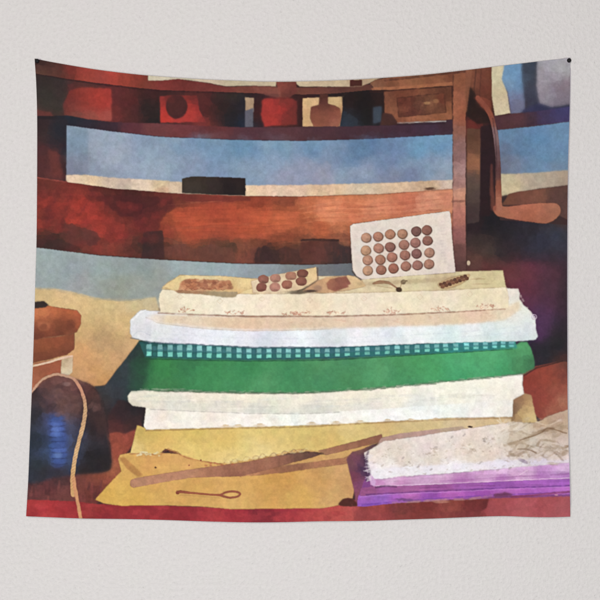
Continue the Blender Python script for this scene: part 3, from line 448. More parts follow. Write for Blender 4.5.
    fill([(130, 362), (140, 354), (148, 362), (146, 382), (140, 390), (128, 390)], [(138, 360, (38, 66, 52)), (136, 375, (44, 66, 58)), (143, 372, (44, 92, 60))], soft=2.4, wob=2.5, alpha=.9)
    line([(140, 389.5), (160, 391), (240, 393), (300, 393.3), (380, 388.5), (440, 382.5), (523, 374)], 1.6, (118, 136, 112), alpha=.5, soft=.9, broken=.9)
    line([(144, 359), (190, 360), (250, 361), (330, 360), (440, 353.5), (512, 349)], 1.4, (26, 66, 52), alpha=.7, broken=.4)
    for i in range(260):
        x = rnd.uniform(140, 520); y = np.interp(x, [140, 240, 300, 380, 440, 523], [389.8, 393, 393.2, 388.4, 382.4, 374.3]) + rnd.uniform(-2.2, .8)
        line([(x, y), (x + rnd.uniform(2, 7), y + rnd.uniform(-.6, .3))], .7, [(96, 120, 98), (138, 154, 130), (190, 190, 170)][rnd.randint(3)], alpha=.4, soft=.6)
    # gingham
    fill([(139, 342), (190, 343), (250, 346.5), (330, 346.5), (400, 343.5), (515, 339), (517, 348), (440, 353), (330, 358.5), (250, 360), (190, 359), (145, 357.5)], [(150, 350, (40, 88, 86)), (200, 352, (42, 96, 98)), (300, 352, (42, 92, 98)), (400, 350, (40, 104, 110)), (480, 346, (44, 134, 138)), (512, 344, (56, 144, 126))], soft=.7)
    gx = [149, 160, 170, 179.7, 189.5, 199.4, 209.2, 219, 229, 239, 249, 259, 269, 279, 288.5, 298, 307.7, 317.3, 327.2, 337.4, 347.3, 357.4, 367.2, 377.4, 387.3, 397.1, 407, 417, 427, 437, 445.5, 455.7, 466.5, 476, 485.3, 494.6, 503, 511.5]
    top = lambda x: np.interp(x, [139, 190, 250, 330, 400, 515], [343, 344.2, 347.8, 347.8, 344.8, 340.3])
    bot = lambda x: np.interp(x, [145, 190, 250, 330, 440, 517], [357, 358.3, 359.2, 357.6, 352.3, 347.3])
    for i, x in enumerate(gx):
        t0, b0 = top(x), bot(x); h = b0 - t0; w = 2.6
        k = min(1, max(0, (x - 380) / 120))
        c1 = np.array((124, 186, 184)) * (1 - k) + np.array((132, 212, 216)) * k
        c2 = np.array((112, 196, 178)) * (1 - k) + np.array((122, 214, 206)) * k
        c1 = c1 * rnd.uniform(.86, 1.08); c2 = c2 * rnd.uniform(.9, 1.06)
        fill([(x - w, t0 + .9), (x + w, t0 + .9), (x + w + .2, t0 + h * .52), (x - w, t0 + h * .52)], tuple(c1), soft=.6, wob=.8, mottle=.15)
        fill([(x - w, t0 + h * .58), (x + w, t0 + h * .56), (x + w, b0 - .9), (x - w, b0 - .9)], tuple(c2), soft=.6, wob=.8, mottle=.15)
        fill([(x - w, t0 + h * .42), (x + w, t0 + h * .44), (x + w, t0 + h * .58), (x - w, t0 + h * .58)], (58, 124, 126), soft=.5, alpha=.75)
        if i < len(gx) - 1:
            xm = (x + gx[i + 1]) / 2; tm, bm = top(xm), bot(xm)
            dab(xm, tm + (bm - tm) * .36, 2.0, 2.4, (62, 114, 124), alpha=.7, soft=.5); dab(xm, tm + (bm - tm) * .78, 2.0, 2.0, (48, 116, 108), alpha=.6, soft=.5)
    line([(140, 343), (190, 344), (250, 347.5), (330, 347.5), (400, 344.5), (470, 341.8)], 1.5, (30, 58, 72), alpha=.75, broken=.5)
    # white sheet
    fill([(130.5, 320), (135, 315), (140, 310), (158, 311), (250, 318), (400, 316), (507, 306), (506, 288), (518, 289), (520, 294), (519.5, 299), (523, 304), (530, 311), (535, 318), (535.5, 328), (538, 336), (535, 340), (520, 341), (470, 342.5), (400, 344.5), (330, 347.3), (250, 347.5), (190, 344.3), (150, 342.5), (133, 338.5), (130, 333)], [
        (136, 325, (228, 226, 230)), (134, 336, (212, 212, 216)), (143, 331, (190, 196, 208)), (150, 320, (228, 222, 222)), (170, 332, (228, 228, 236)), (175, 341, (196, 200, 214)), (210, 334, (226, 228, 238)), (250, 337, (228, 230, 240)), (260, 345, (196, 202, 216)), (300, 337, (230, 232, 240)), (330, 345, (200, 208, 220)), (360, 336, (232, 234, 238)), (390, 342, (212, 222, 230)), (420, 334, (230, 234, 240)), (450, 338, (204, 226, 230)), (470, 330, (230, 234, 236)), (490, 338, (196, 222, 222)), (510, 330, (226, 232, 232)), (525, 338, (184, 208, 208)), (530, 328, (220, 226, 228)), (520, 312, (230, 226, 216)), (512, 296, (228, 216, 194)), (515, 305, (232, 224, 208))], soft=.7, wob=1.1, mottle=.05, e=13, dab=.2, sat=.7, gain=(1.015, 1.015, 1.01), edge=((120, 110, 120), .8, .3))
    line([(131, 338), (150, 342), (190, 344), (250, 347), (330, 347)], 1.2, (76, 92, 112), alpha=.55, broken=.9)
    for i in range(16):
        x = rnd.uniform(508, 538); y = 288 + max(0, x - 519) * 1.8 + rnd.uniform(-1, 1)
        if x > 519: dab(min(x, 536) - 2, min(y, 336) + 1.5, 1.2, 1.0, (220, 208, 196), alpha=.4, soft=.7)
    line([(146, 317.5), (152, 319.5), (160, 323), (200, 328), (250, 330.6), (330, 329)], 1.0, (176, 160, 146), alpha=.6, broken=.5, curve=True)
    line([(133, 320), (140, 313), (146, 310)], .9, (250, 246, 242), alpha=.7); line([(134, 335), (140, 331), (150, 335)], 1.2, (170, 176, 190), alpha=.5, broken=.5, curve=True)
    for y0, a in ((333, .35), (338, .3)):
        line([(150, y0), (250, y0 + 5), (330, y0 + 5), (430, y0 + 1), (520, y0 - 6)], .8, (190, 196, 210), alpha=a, soft=.8, broken=.9, curve=True)
    # cream printed cloth, front roll and top
    fill([(146, 317), (157, 314), (230, 316), (330, 316), (450, 311), (508, 306), (519, 301), (521, 309), (505, 320), (470, 324), (400, 326.5), (330, 328.5), (280, 330), (250, 330), (200, 327.5), (160, 323), (150, 319)], [(170, 320, (226, 206, 178)), (240, 323, (226, 200, 170)), (300, 323, (224, 200, 174)), (360, 322, (224, 204, 180)), (430, 319, (228, 206, 180)), (480, 316, (230, 204, 176)), (505, 311, (232, 216, 192)), (149, 318, (228, 222, 218)), (155, 318, (228, 214, 200))], soft=1.8, wob=1.2, mottle=.07, dab=.2, gain=(.99, .97, .95))
    fill([(158.5, 300), (159.5, 294), (163, 289), (200, 290), (250, 293), (350, 292), (450, 289), (506, 286), (508.5, 297), (508, 308), (450, 312), (390, 314.5), (330, 316), (250, 316), (200, 314.5), (160, 312.5)], [
        (164, 295, (232, 222, 196)), (162, 307, (224, 210, 184)), (190, 302, (232, 222, 200)), (230, 299, (234, 226, 208)), (260, 305, (234, 224, 202)), (300, 300, (226, 216, 190)), (310, 309, (230, 214, 190)), (350, 300, (230, 220, 198)), (400, 300, (232, 220, 196)), (440, 303, (232, 220, 198)), (480, 298, (226, 216, 182)), (503, 298, (232, 222, 192)), (490, 306, (234, 218, 194))], soft=.7, mottle=.06, dab=.25, gain=(1.015, 1.0, .975), edge=((168, 130, 104), .8, .4))
    line([(158, 313), (200, 315), (250, 316.5), (330, 316.5), (390, 315), (450, 312.3), (505, 309)], 1.2, (150, 100, 78), alpha=.75, broken=.5)
    for x, y in ((185, 310.5), (235, 312.5), (290, 314), (302, 313), (336, 313), (392, 311.5), (440, 309), (485, 306.5)):
        for k in range(24):
            dx = rnd.uniform(-9, 9); dy = rnd.uniform(-3.5, 2) * (1 - abs(dx) / 11)
            line([(x + dx, y + dy), (x + dx + rnd.uniform(-2, 2), y + dy + rnd.uniform(-1.6, 1.6))], .7, [(196, 134, 108), (176, 118, 98), (210, 158, 132)][rnd.randint(3)], alpha=.65, soft=.45)
        for k in range(6):
            dab(x + rnd.uniform(-10, 10), y + 8 + rnd.uniform(-3, 3), 2, .8, (212, 176, 148), alpha=.35, soft=.5)
    for x, y in ((262, 299), (364, 298.5), (180, 297), (310, 300), (420, 297), (470, 294), (220, 301)):
        line([(x - 3, y), (x, y - 2.5), (x + 3, y), (x, y + 2.5), (x - 3, y)], .6, (210, 184, 152), alpha=.55, soft=.4)
    # top face
    fill([(161, 289), (168, 282), (180, 275), (215, 277), (260, 279), (320, 276), (360, 276), (420, 273), (455, 271.5), (503, 270.3), (506, 287), (450, 290), (350, 293), (250, 294), (200, 292)], [(170, 285, (220, 194, 140)), (200, 278, (222, 200, 150)), (245, 285, (226, 200, 142)), (270, 292, (226, 208, 172)), (330, 290, (216, 196, 156)), (375, 285, (222, 206, 166)), (380, 291, (214, 196, 154)), (420, 282, (220, 204, 164)), (440, 276, (206, 186, 142)), (470, 284, (214, 198, 152)), (490, 275, (204, 188, 142)), (498, 283, (214, 198, 150))], soft=.6, mottle=.08, edge=((140, 104, 76), .9, .5))
    # bead card
    fill([(162, 287), (180, 275), (225, 276), (252, 278.5), (272, 280), (244, 291), (238, 294), (205, 292), (175, 290.5)], [(172, 284, (222, 196, 140)), (200, 277, (224, 200, 150)), (245, 282, (228, 200, 142)), (235, 290, (214, 178, 120))], soft=.6, edge=((150, 104, 66), .9, .55))
    fill([(174, 290), (205, 291), (238, 292), (236, 297), (228, 297.5), (200, 294), (178, 293)], [(185, 291.5, (160, 116, 84)), (225, 295, (166, 146, 112))], soft=.8, wob=1)
    fill([(181, 282), (190, 279.5), (222, 281), (233, 284), (231, 289), (205, 291), (180, 289)], (182, 116, 82), soft=1.4, wob=2.5, alpha=.75)
    for i in range(150):
        t = rnd.uniform(0, 1); x = 179 + t * 52; y = 283.5 + rnd.uniform(-4, 6) * (1 - .35 * t) + t * .6
        c = [(186, 116, 80), (170, 100, 70), (196, 134, 96), (146, 86, 64), (206, 148, 108)][rnd.randint(5)]
        dab(x, y, rnd.uniform(1.3, 3), rnd.uniform(1.1, 2.2), c, alpha=.5, soft=.6, wob=1.4, rot=rnd.uniform(-40, 40))
        if rnd.rand() < .35: line([(x - 2, y + 1.2), (x, y + 2), (x + 2, y + 1)], .6, (118, 66, 50), alpha=.6, soft=.4)
    dab(188, 281.5, 3, 2.2, (124, 74, 56), alpha=.55, soft=.6); dab(231, 287.5, 2.5, 1.8, (136, 90, 66), alpha=.55, soft=.6)
    # button card two
    fill([(251, 281), (272, 275.5), (316, 267), (317.5, 279), (310, 285), (298, 290), (275, 293), (253, 293)], [(258, 284, (222, 198, 162)), (295, 280, (220, 186, 150)), (311, 274, (224, 192, 140)), (280, 290, (222, 200, 164))], soft=.5, edge=((150, 110, 80), .8, .6))
    line([(317.5, 268), (318, 280), (308, 287), (298, 291)], 1.2, (104, 72, 54), alpha=.7)
    fill([(284, 293), (300, 290), (316, 282), (322, 282), (312, 292), (300, 294)], (76, 64, 52), soft=1, alpha=.8)
    for x, y, c in ((263.5, 279.3, (142, 92, 76)), (275.5, 278.3, (172, 122, 104)), (291, 276, (168, 116, 94)), (302.5, 273.5, (122, 74, 62)), (261.5, 287.3, (136, 84, 70)), (275, 287, (178, 126, 108)), (287, 284.7, (154, 98, 80)), (301.3, 281.3, (138, 84, 70))):
        dab(x, y, 5.4, 4.4, c, soft=.12, wob=.8); dab(x - 1, y - 1, 2.5, 2, tuple(np.array(c) * 1.12), alpha=.5, soft=.6); dab(x + 1, y + 3, 3.5, .9, tuple(np.array(c) * .72), alpha=.5, soft=.5)
    # card three
    fill([(302, 291), (318, 281), (326, 277.5), (350, 275), (362, 281), (366, 286), (350, 290), (325, 293)], [(315, 288, (190, 146, 108)), (330, 281, (206, 160, 116)), (355, 284, (220, 188, 136)), (345, 290, (198, 164, 122))], soft=.6, edge=((120, 84, 62), .8, .6))
    fill([(326, 284), (330, 279), (341, 277), (349, 287), (335, 291), (328, 289)], [(331, 285, (160, 104, 80)), (340, 285, (136, 80, 66))], soft=.9, wob=1.2)
    fill([(334, 279), (346, 276), (351, 284), (341, 287)], (140, 86, 70), soft=.8)
    dab(318, 288.5, 4, 3, (166, 128, 102), soft=.5); dab(311, 291, 6, 1.2, (74, 60, 54), alpha=.8, soft=.5)
    # pins and leaf of beads
    line([(373, 283.5, 1.6), (379, 282.4, 3.6), (388, 282.6, 2.4), (394, 286, 1.4), (400, 290, 1.4)], 2, (146, 94, 68), soft=.45, curve=True, wob=.5)
    dab(403.5, 281.8, 2.5, 2.3, (86, 70, 54)); dab(399, 289.5, 3, 2.4, (78, 58, 44)); dab(404, 281, 1, .8, (126, 108, 84)); dab(406.5, 281, 1.2, .8, (100, 80, 60))
    line([(402, 283), (400, 288)], .9, (130, 100, 74), alpha=.7); line([(374, 285.5), (392, 288)], .7, (170, 136, 96), alpha=.6)
    fill([(438, 284), (447, 279), (460, 275.5), (470, 274.5), (466, 281), (455, 286.5), (443, 288.5)], (196, 164, 116), soft=.6, curve=True, edge=((140, 104, 72), .9, .7))
    for k in range(16):
        t = k / 15; x = 441 + t * 26; y = 285.5 - t * 8.6 + (1.5 if k % 2 else -1.1)
        dab(x, y, 2.0, 1.7, [(112, 72, 52), (132, 88, 64), (96, 62, 48)][k % 3], soft=.25, wob=.5)
    dab(478, 279, 8, .8, (180, 152, 110), alpha=.6); dab(482, 284, 10, .8, (184, 160, 120), alpha=.5)
    # ---- the big button card
    fill([(352, 278), (358, 283), (380, 281), (440, 278), (457, 275), (452, 280), (380, 286), (358, 285)], (166, 142, 106), soft=1.6, alpha=.6)
    fill([(349.8, 226), (353, 223.8), (400, 217.5), (449.3, 210.8), (450.6, 214), (453, 245), (455.6, 272.5), (430, 274.5), (400, 276.5), (362, 279.6), (356, 276.5), (352.5, 271.5), (351, 250)], [(360, 232, (226, 214, 206)), (357, 262, (224, 210, 200)), (375, 228, (224, 212, 206)), (400, 222, (228, 214, 206)), (440, 220, (230, 218, 208)), (445, 250, (228, 212, 204)), (440, 268, (226, 212, 200)), (390, 274, (226, 214, 202)), (400, 250, (222, 204, 194))], soft=.35, wob=.12, mottle=.05, dab=.2, gain=(.985, .975, .955), edge=((92, 66, 60), .9, .65))
    line([(352.5, 271), (356, 276.5), (361, 279.5)], 1.5, (70, 60, 54), alpha=.7)
    R = [[(105, 163), (165, 157), (225, 145), (286, 143), (355, 130), (409, 124)], [(103, 226), (167, 215), (225, 208), (294, 197), (351, 187), (412, 177)],
         [(112, 274), (175, 272), (234, 260), (298, 250), (357, 242), (421, 237)], [(113, 327), (180, 323), (241, 316), (303, 305), (361, 300), (419, 294)]]
    BC = [[(168, 126, 102), (158, 110, 90), (160, 112, 90), (156, 112, 90), (112, 76, 70), (132, 88, 76)], [(172, 130, 102), (160, 114, 96), (126, 86, 76), (150, 104, 88), (142, 98, 88), (132, 88, 76)],
          [(166, 122, 100), (156, 108, 88), (152, 102, 86), (144, 98, 84), (120, 82, 76), (156, 114, 96)], [(170, 130, 102), (146, 98, 80), (140, 90, 74), (148, 102, 86), (144, 100, 88), (152, 108, 90)]]
    for row, cols in zip(R, BC):
        for (a, b), c in zip(row, cols):
            x, y = 345 + a / 5, 205 + b / 5; c = np.minimum(np.array(c) * 1.09, 255)
            dab(x + .3, y + .5, 5.3, 5.0, tuple(c * .68), soft=.12, wob=.5)
            dab(x - .1, y - .1, 4.5, 4.3, tuple(c), soft=.14, wob=.5)
            dab(x - 1, y - 1.2, 2.4, 2.0, tuple(np.minimum(c * 1.16, 255)), alpha=.5, soft=.7)
            dab(x + 1.5, y + 2.2, 1.8, 1.2, tuple(c * .8), alpha=.5, soft=.7)
            for k in range(5): dab(x + rnd.uniform(-3, 3), y + rnd.uniform(-3, 3), rnd.uniform(.8, 1.8), rnd.uniform(.5, 1), tuple(c * rnd.uniform(.82, 1.12)), alpha=.35, soft=.7, rot=rnd.uniform(0, 90))
    for y in range(14):
        line([(440.5 + rnd.uniform(-.5, .5) + y * .08, 222 + y * 3.1), (445 + y * .08 + rnd.uniform(-1, 2), 221.6 + y * 3.1)], .9, (206, 184, 182), alpha=.55, soft=.5, broken=.5)
    # ---- patterned white cloth and purple stack
    fill([(346.5, 459), (352, 452), (364, 448.5), (374, 444), (380, 450), (376, 484), (364, 500), (356, 505.5), (354, 490), (350, 474)], [(352, 462, (116, 72, 80)), (358, 458, (108, 58, 82)), (354, 478, (118, 60, 76)), (366, 456, (74, 48, 74)), (366, 470, (70, 48, 80)), (362, 485, (128, 68, 104)), (358, 496, (132, 72, 90)), (360, 450, (132, 92, 72))], soft=.8, mottle=.15, e=4)
    fill([(381, 438), (400, 433.5), (440, 428.5), (462, 426), (470, 431), (440, 434), (388, 441), (382, 446), (376, 446)], [(385, 438, (176, 138, 126)), (420, 433, (186, 148, 138)), (455, 428, (182, 156, 132))], soft=.7)
    fill([(366, 476), (380, 474), (575, 462), (575, 496), (500, 498), (440, 500.5), (395, 503.5), (366, 506.5), (357, 506.5), (358, 497)], (128, 66, 130), soft=.6)
    # third (lowest) fold, bright violet
    fill([(358.5, 495), (372, 493.5), (420, 491.5), (470, 489), (575, 485.5), (575, 494), (520, 495), (490, 496.5), (440, 499.8), (395, 503), (364, 506.5), (357.5, 506), (357.6, 500)], [
        (364, 499, (150, 90, 196)), (380, 498, (142, 92, 204)), (372, 504, (126, 78, 186)), (400, 499, (150, 84, 192)), (410, 495, (168, 96, 186)), (430, 497, (138, 72, 180)), (450, 494, (166, 88, 188)), (480, 493, (150, 76, 184)), (510, 491, (168, 96, 198)), (540, 489, (158, 88, 194)), (566, 489, (166, 98, 198))], soft=.5, ay=2, streak=.1, e=4, dab=.15, drift=2, gain=(1.07, 1.02, .93))
    line([(362, 505), (400, 501.5), (440, 498.3), (495, 495), (570, 492)], 1.5, (104, 54, 150), alpha=.6, curve=True, broken=.6)
    line([(360, 497), (390, 494.5), (440, 492.3), (500, 489.3), (570, 486.5)], .9, (200, 146, 214), alpha=.65, broken=.5, curve=True)
    # second fold, mauve
    fill([(361, 488), (372, 486.3), (400, 486), (440, 484), (500, 481.3), (575, 477.8), (575, 486), (500, 488.6), (440, 491.3), (400, 493), (360, 496)], [
        (366, 491, (150, 80, 128)), (385, 490, (158, 84, 150)), (410, 489, (166, 90, 150)), (440, 487, (152, 78, 146)), (470, 486, (160, 86, 168)), (500, 485, (150, 80, 170)), (530, 483, (166, 92, 182)), (565, 482, (164, 90, 184))], soft=.5, ay=2, streak=.1, e=4, dab=.15, drift=2)
    line([(366, 494.6), (400, 492.6), (440, 490.6), (500, 488), (572, 485.4)], 1.2, (92, 44, 122), alpha=.65, broken=.5, curve=True)
    line([(420, 488), (470, 485.6), (500, 485.4)], 1.4, (116, 52, 116), alpha=.5, broken=.6)
    # first fold, lilac pink
    fill([(371, 476), (380, 478), (440, 473), (500, 467.5), (540, 464), (575, 461), (575, 478.5), (500, 481.6), (440, 484.3), (400, 486), (376, 486.8), (370, 485)], [
        (376, 484, (196, 132, 184)), (392, 480, (216, 170, 206)), (440, 475, (214, 170, 208)), (500, 470, (220, 180, 216)), (400, 485, (192, 130, 180)), (420, 481, (206, 158, 198)), (445, 480, (198, 146, 190)), (460, 482, (176, 108, 172)), (490, 477, (206, 156, 202)), (500, 480, (178, 112, 180)), (525, 474, (210, 166, 208)), (540, 477, (184, 120, 188)), (565, 470, (212, 172, 212)), (565, 476, (182, 118, 190))], soft=.5, ay=1.6, streak=.08, e=4, dab=.15, drift=2)
    line([(376, 486), (400, 485.4), (440, 483.6), (500, 480.8), (572, 477.6)], 1.1, (232, 196, 226), alpha=.85, broken=.5, curve=True)
    line([(440, 481), (480, 478.8), (520, 476.4), (570, 473.5)], 1.3, (150, 84, 150), alpha=.5, broken=.6, curve=True)
    line([(376, 487.4), (386, 486.2), (396, 487)], 2, (74, 44, 78), alpha=.75, broken=.3)
    line([(380, 479.5), (440, 474.2), (500, 469)], 1.0, (150, 110, 150), alpha=.6, broken=.5)
    line([(520, 474.5), (527, 470)], .8, (232, 206, 228), alpha=.7)
    fill([(364, 452), (371, 449), (384, 441), (412, 437), (440, 432.5), (470, 428), (512, 421.5), (535, 423), (546, 417), (560, 411.5), (575, 408), (575, 462), (540, 465), (500, 468.5), (450, 473), (400, 476.5), (382, 479), (371, 478), (366, 466)], [
        (372, 456, (222, 208, 196)), (368, 468, (228, 216, 220)), (376, 478, (232, 224, 234)), (390, 448, (214, 196, 186)), (400, 460, (214, 198, 184)), (392, 470, (230, 222, 220)), (420, 445, (220, 206, 200)), (430, 460, (218, 202, 190)), (420, 474, (234, 228, 236)), (450, 440, (224, 210, 204)), (455, 472, (232, 226, 236)), (465, 450, (216, 198, 184)), (490, 440, (224, 210, 200)), (500, 430, (218, 206, 192)), (490, 456, (216, 198, 182)), (500, 468, (228, 218, 232)), (520, 430, (212, 196, 172)), (520, 445, (188, 168, 148)), (530, 455, (204, 188, 176)), (545, 440, (202, 186, 172)), (550, 430, (172, 146, 118)), (560, 420, (182, 156, 128)), (560, 440, (206, 186, 172)), (545, 425, (182, 154, 120)), (555, 455, (206, 190, 180)), (565, 462, (218, 200, 198)), (535, 465, (214, 206, 218)), (560, 448, (200, 184, 172))], soft=.6, wob=1.4, mottle=.09, gain=(1.035, 1.03, 1.03), edge=((130, 100, 100), .8, .35))
    fill([(369, 470), (400, 467.5), (440, 465), (500, 460.5), (540, 459), (570, 460), (570, 462.5), (540, 465), (500, 468.3), (450, 472.8), (400, 476.3), (382, 479), (371, 478)], [(380, 477, (234, 226, 234)), (420, 474, (234, 228, 234)), (460, 471, (232, 224, 234)), (500, 469, (230, 220, 234)), (545, 465, (216, 204, 220))], soft=1.3, wob=2, alpha=.85, mottle=.05)
    line([(366, 466), (371, 480), (374, 485)], 2, (206, 160, 200), alpha=.7, soft=.7); fill([(368, 473), (372, 475), (376, 482), (374, 487), (370, 482)], (204, 160, 206), soft=.7)
    line([(368, 452, 1), (366, 462, 4), (369, 472, 3), (367, 480, 3)], 3, (66, 44, 74), alpha=.75, soft=1.2, curve=True)
    for i in range(170):
        x = rnd.uniform(372, 566); t = (x - 372) / 195; y = rnd.uniform(450 - t * 25, 478 - t * 12)
        c = [(176, 156, 140), (160, 140, 132), (192, 172, 152), (150, 128, 110)][rnd.randint(4)]
        dab(x, y, rnd.uniform(.6, 1.8), rnd.uniform(.5, .9), c, alpha=rnd.uniform(.12, .42), soft=.7, rot=rnd.uniform(-60, 30), wob=1)
    for i in range(34):
        x = rnd.uniform(505, 566); y = rnd.uniform(424, 458)
        line([(x, y), (x + rnd.uniform(5, 12), y + rnd.uniform(-7, 3)), (x + rnd.uniform(12, 22), y + rnd.uniform(-10, 6))], rnd.uniform(.8, 2), [(146, 118, 92), (164, 138, 112), (216, 204, 194), (126, 100, 80)][rnd.randint(4)], alpha=.45, soft=.7, curve=True, broken=.7)
    for i in range(40):
        x = 366 + rnd.uniform(0, 6); y = rnd.uniform(454, 482)
        line([(x + 3, y), (x - rnd.uniform(0, 3), y + rnd.uniform(-1, 3))], .8, (224, 212, 216), alpha=.5, soft=.4)
    for i in range(60):
        x = rnd.uniform(503, 568); y = rnd.uniform(416, 464)
        dab(x, y, rnd.uniform(2, 6), rnd.uniform(.8, 2.2), [(150, 122, 96), (186, 164, 142), (222, 212, 204), (172, 148, 124)][rnd.randint(4)], alpha=.3, soft=.6, rot=rnd.uniform(-50, 20), wob=1.6)
    line([(505, 445), (520, 441), (538, 432), (552, 428)], 3, (142, 112, 84), alpha=.65, soft=1.2, curve=True, broken=.5)
    line([(518, 449), (528, 449.5), (536, 452.5)], 1.6, (132, 104, 84), alpha=.65, curve=True); line([(520, 440), (540, 433), (548, 428), (566, 433)], 1.4, (128, 96, 70), alpha=.7, curve=True)
    line([(536, 422), (548, 425), (560, 420)], 1.4, (216, 196, 168), alpha=.6, curve=True)
    for (x, y, r) in ((470, 448, 8), (432, 452, 7), (488, 440, 6)):
        for k in range(16):
            a = rnd.uniform(0, 6.3); q = r * rnd.uniform(.3, 1)
            dab(x + q * math.cos(a), y + .6 * q * math.sin(a), rnd.uniform(1, 2.6), rnd.uniform(.5, 1.1), [(178, 158, 140), (166, 144, 126), (230, 220, 212)][rnd.randint(3)], alpha=.4, soft=.7, rot=rnd.uniform(-60, 60), wob=1.5)
    for x, y in ((418, 466.5), (431, 469.5), (464, 435), (452, 437), (484, 440), (510, 468), (480, 463), (523, 461), (436, 447), (403, 458)):
        dab(x, y, 1.8, 1, (158, 144, 142), alpha=.5, soft=.6, rot=rnd.uniform(-70, 0))
    dab(523, 461, 5, 1.6, (146, 124, 150), alpha=.55, soft=.5, rot=25); dab(470, 426.7, 2.5, .9, (70, 54, 46)); line([(497, 420), (502, 424), (499, 417)], 1.2, (226, 212, 186), alpha=.7)
    fill([(493, 493.5), (505, 492.5), (513, 494), (511, 496.6), (494, 497.4)], (96, 46, 62), soft=1.3, wob=2, alpha=.75)
    line([(512, 497, 2), (570, 491.5, 1.4)], 2, (136, 50, 60), alpha=.6, soft=1)
    line([(393, 503), (440, 500), (470, 499), (491, 495.5)], 2.2, (186, 134, 116), alpha=.7, soft=.8, broken=.8); dab(556, 495, 2, .8, (206, 150, 150), alpha=.7)
    dab(404, 499.8, 8, 1.2, (84, 56, 90), alpha=.55, soft=.8, wob=1.5); dab(441, 502, 8, 1.2, (196, 142, 120), alpha=.5, soft=.5)
    fill([(339, 505), (343, 499), (350, 498), (355, 501), (356, 506)], (82, 42, 36), soft=.8, curve=True)
    line([(352, 504.5), (352.5, 521)], .8, (180, 90, 84), alpha=.25)
    # thread over the spool
    line([(32, 392, 2.2), (42, 380, 2.4), (55, 374.5, 2.6), (66, 376, 2.2), (75, 379.5, 3), (82, 391, 3.4), (85.6, 406, 3.6), (84, 422, 4.2), (79, 442, 4.4), (74.5, 462, 4.4), (72.5, 482, 4.2), (73, 495, 4)], 4, [(40, 382, (196, 150, 122)), (60, 375, (190, 146, 118)), (80, 388, (196, 140, 108)), (85, 410, (204, 162, 118)), (78, 445, (208, 170, 124)), (73, 490, (206, 156, 100))], soft=.55, curve=True, wob=.8)
    line([(74, 478, 3.6), (76.5, 495, 3.8), (79, 508, 3.6), (81.5, 522, 3.4)], 4, (206, 142, 98), soft=.7, curve=True, wob=.8)
    for k in range(30):
        t = k / 29; y = 396 + t * 92; x = np.interp(y, [391, 406, 422, 442, 462, 482, 495], [82, 85.6, 84, 79, 74.5, 72.5, 73])
        line([(x - 1.8, y + 1.4), (x + 1.6, y - 1)], .7, (150, 104, 72), alpha=.5, soft=.4)
    # small ring at the edge of the sheet
    line([(534 + 2.5 * math.cos(a), 317 + 2.5 * math.sin(a)) for a in np.linspace(0, 6.2832, 18)], .9, (206, 186, 204), alpha=.9, soft=.4, wob=.15)
    dab(534, 317.2, 1.0, 1.1, (196, 170, 192), alpha=.8)

    # ---- whole-sheet pigment: flattened brush patches, ink in the edges, grain
    global CAN
    A = CAN
    r = 2
    lum = A.mean(2)
    m1 = box1(box1(A, r // 2 + 0, 0), r // 2 + 0, 1); v1 = box1(box1(lum * lum, 1, 0), 1, 1) - box1(box1(lum, 1, 0), 1, 1) ** 2
    best = None
    for dy in (-r, r):
        for dx in (-r, r):
            mm = np.roll(np.roll(m1, dy, 0), dx, 1); vv = np.roll(np.roll(v1, dy, 0), dx, 1)
            if best is None: best, bv = mm, vv
            else:
                k = vv < bv; best = np.where(k[..., None], mm, best); bv = np.where(k, vv, bv)
    A = A * .72 + best * .28
    A = A + .38 * (A - gauss(A, 1.8)) + .08 * (A - gauss(A, 5.0))
    lum = gauss(A.mean(2), 1.0)
    gy, gx_ = np.gradient(lum); g = np.hypot(gx_, gy)
    ink = np.clip((g - 3.5) / 16, 0, 1) * np.clip(.55 + BREAK * .9, 0, 1)
    A = A * (1 - .09 * ink)[..., None]
    A = A.mean(2, keepdims=True) * .10 + A * .90
    drift = np.stack([fbm(28, 31 + k, 3) for k in range(3)], 2) * 2.6 + np.stack([fbm(7, 41 + k, 2) for k in range(3)], 2) * 2.2
    A = A + drift * (.4 + A / 255)
    A = A * (1 + .022 * GRAIN + .02 * FINE + .015 * noise(.9, 55))[..., None]
    CAN = np.clip(A, 6, 250)
    return CAN


# ---------------------------------------------------------------- the place
UNIT = 0.00283                       # one unit of the print, in metres: the cloth is about 1.52 m wide
ZC = 1.60                            # height of the middle of the view above the floor
LIGHT = 1.09                          # what a white sheet on this wall sends back (measured once)
scene = bpy.context.scene
COL = scene.collection


def wx(px): return (px - 300.0) * UNIT
def wz(py): return ZC + (300.0 - py) * UNIT


def link(name, verts, faces, mat, parent=None, smooth=True):
    me = bpy.data.meshes.new(name)
    me.from_pydata([tuple(v) for v in verts], [], [tuple(f) for f in faces])
    me.update()
    if smooth: me.polygons.foreach_set('use_smooth', [True] * len(me.polygons))
    o = bpy.data.objects.new(name, me); COL.objects.link(o)
    if mat: me.materials.append(mat)
    if parent: o.parent = parent
    return o


def material(name):
    m = bpy.data.materials.new(name); m.use_nodes = True
    nt = m.node_tree; return m, nt, nt.nodes['Principled BSDF']


def node(nt, kind, **kw):
    n = nt.nodes.new(kind)
    for k, v in kw.items(): setattr(n, k, v)
    return n


def lin(c):
    c = np.asarray(c, float) / 255.0
    return np.where(c <= .04045, c / 12.92, ((c + .055) / 1.055) ** 2.4)


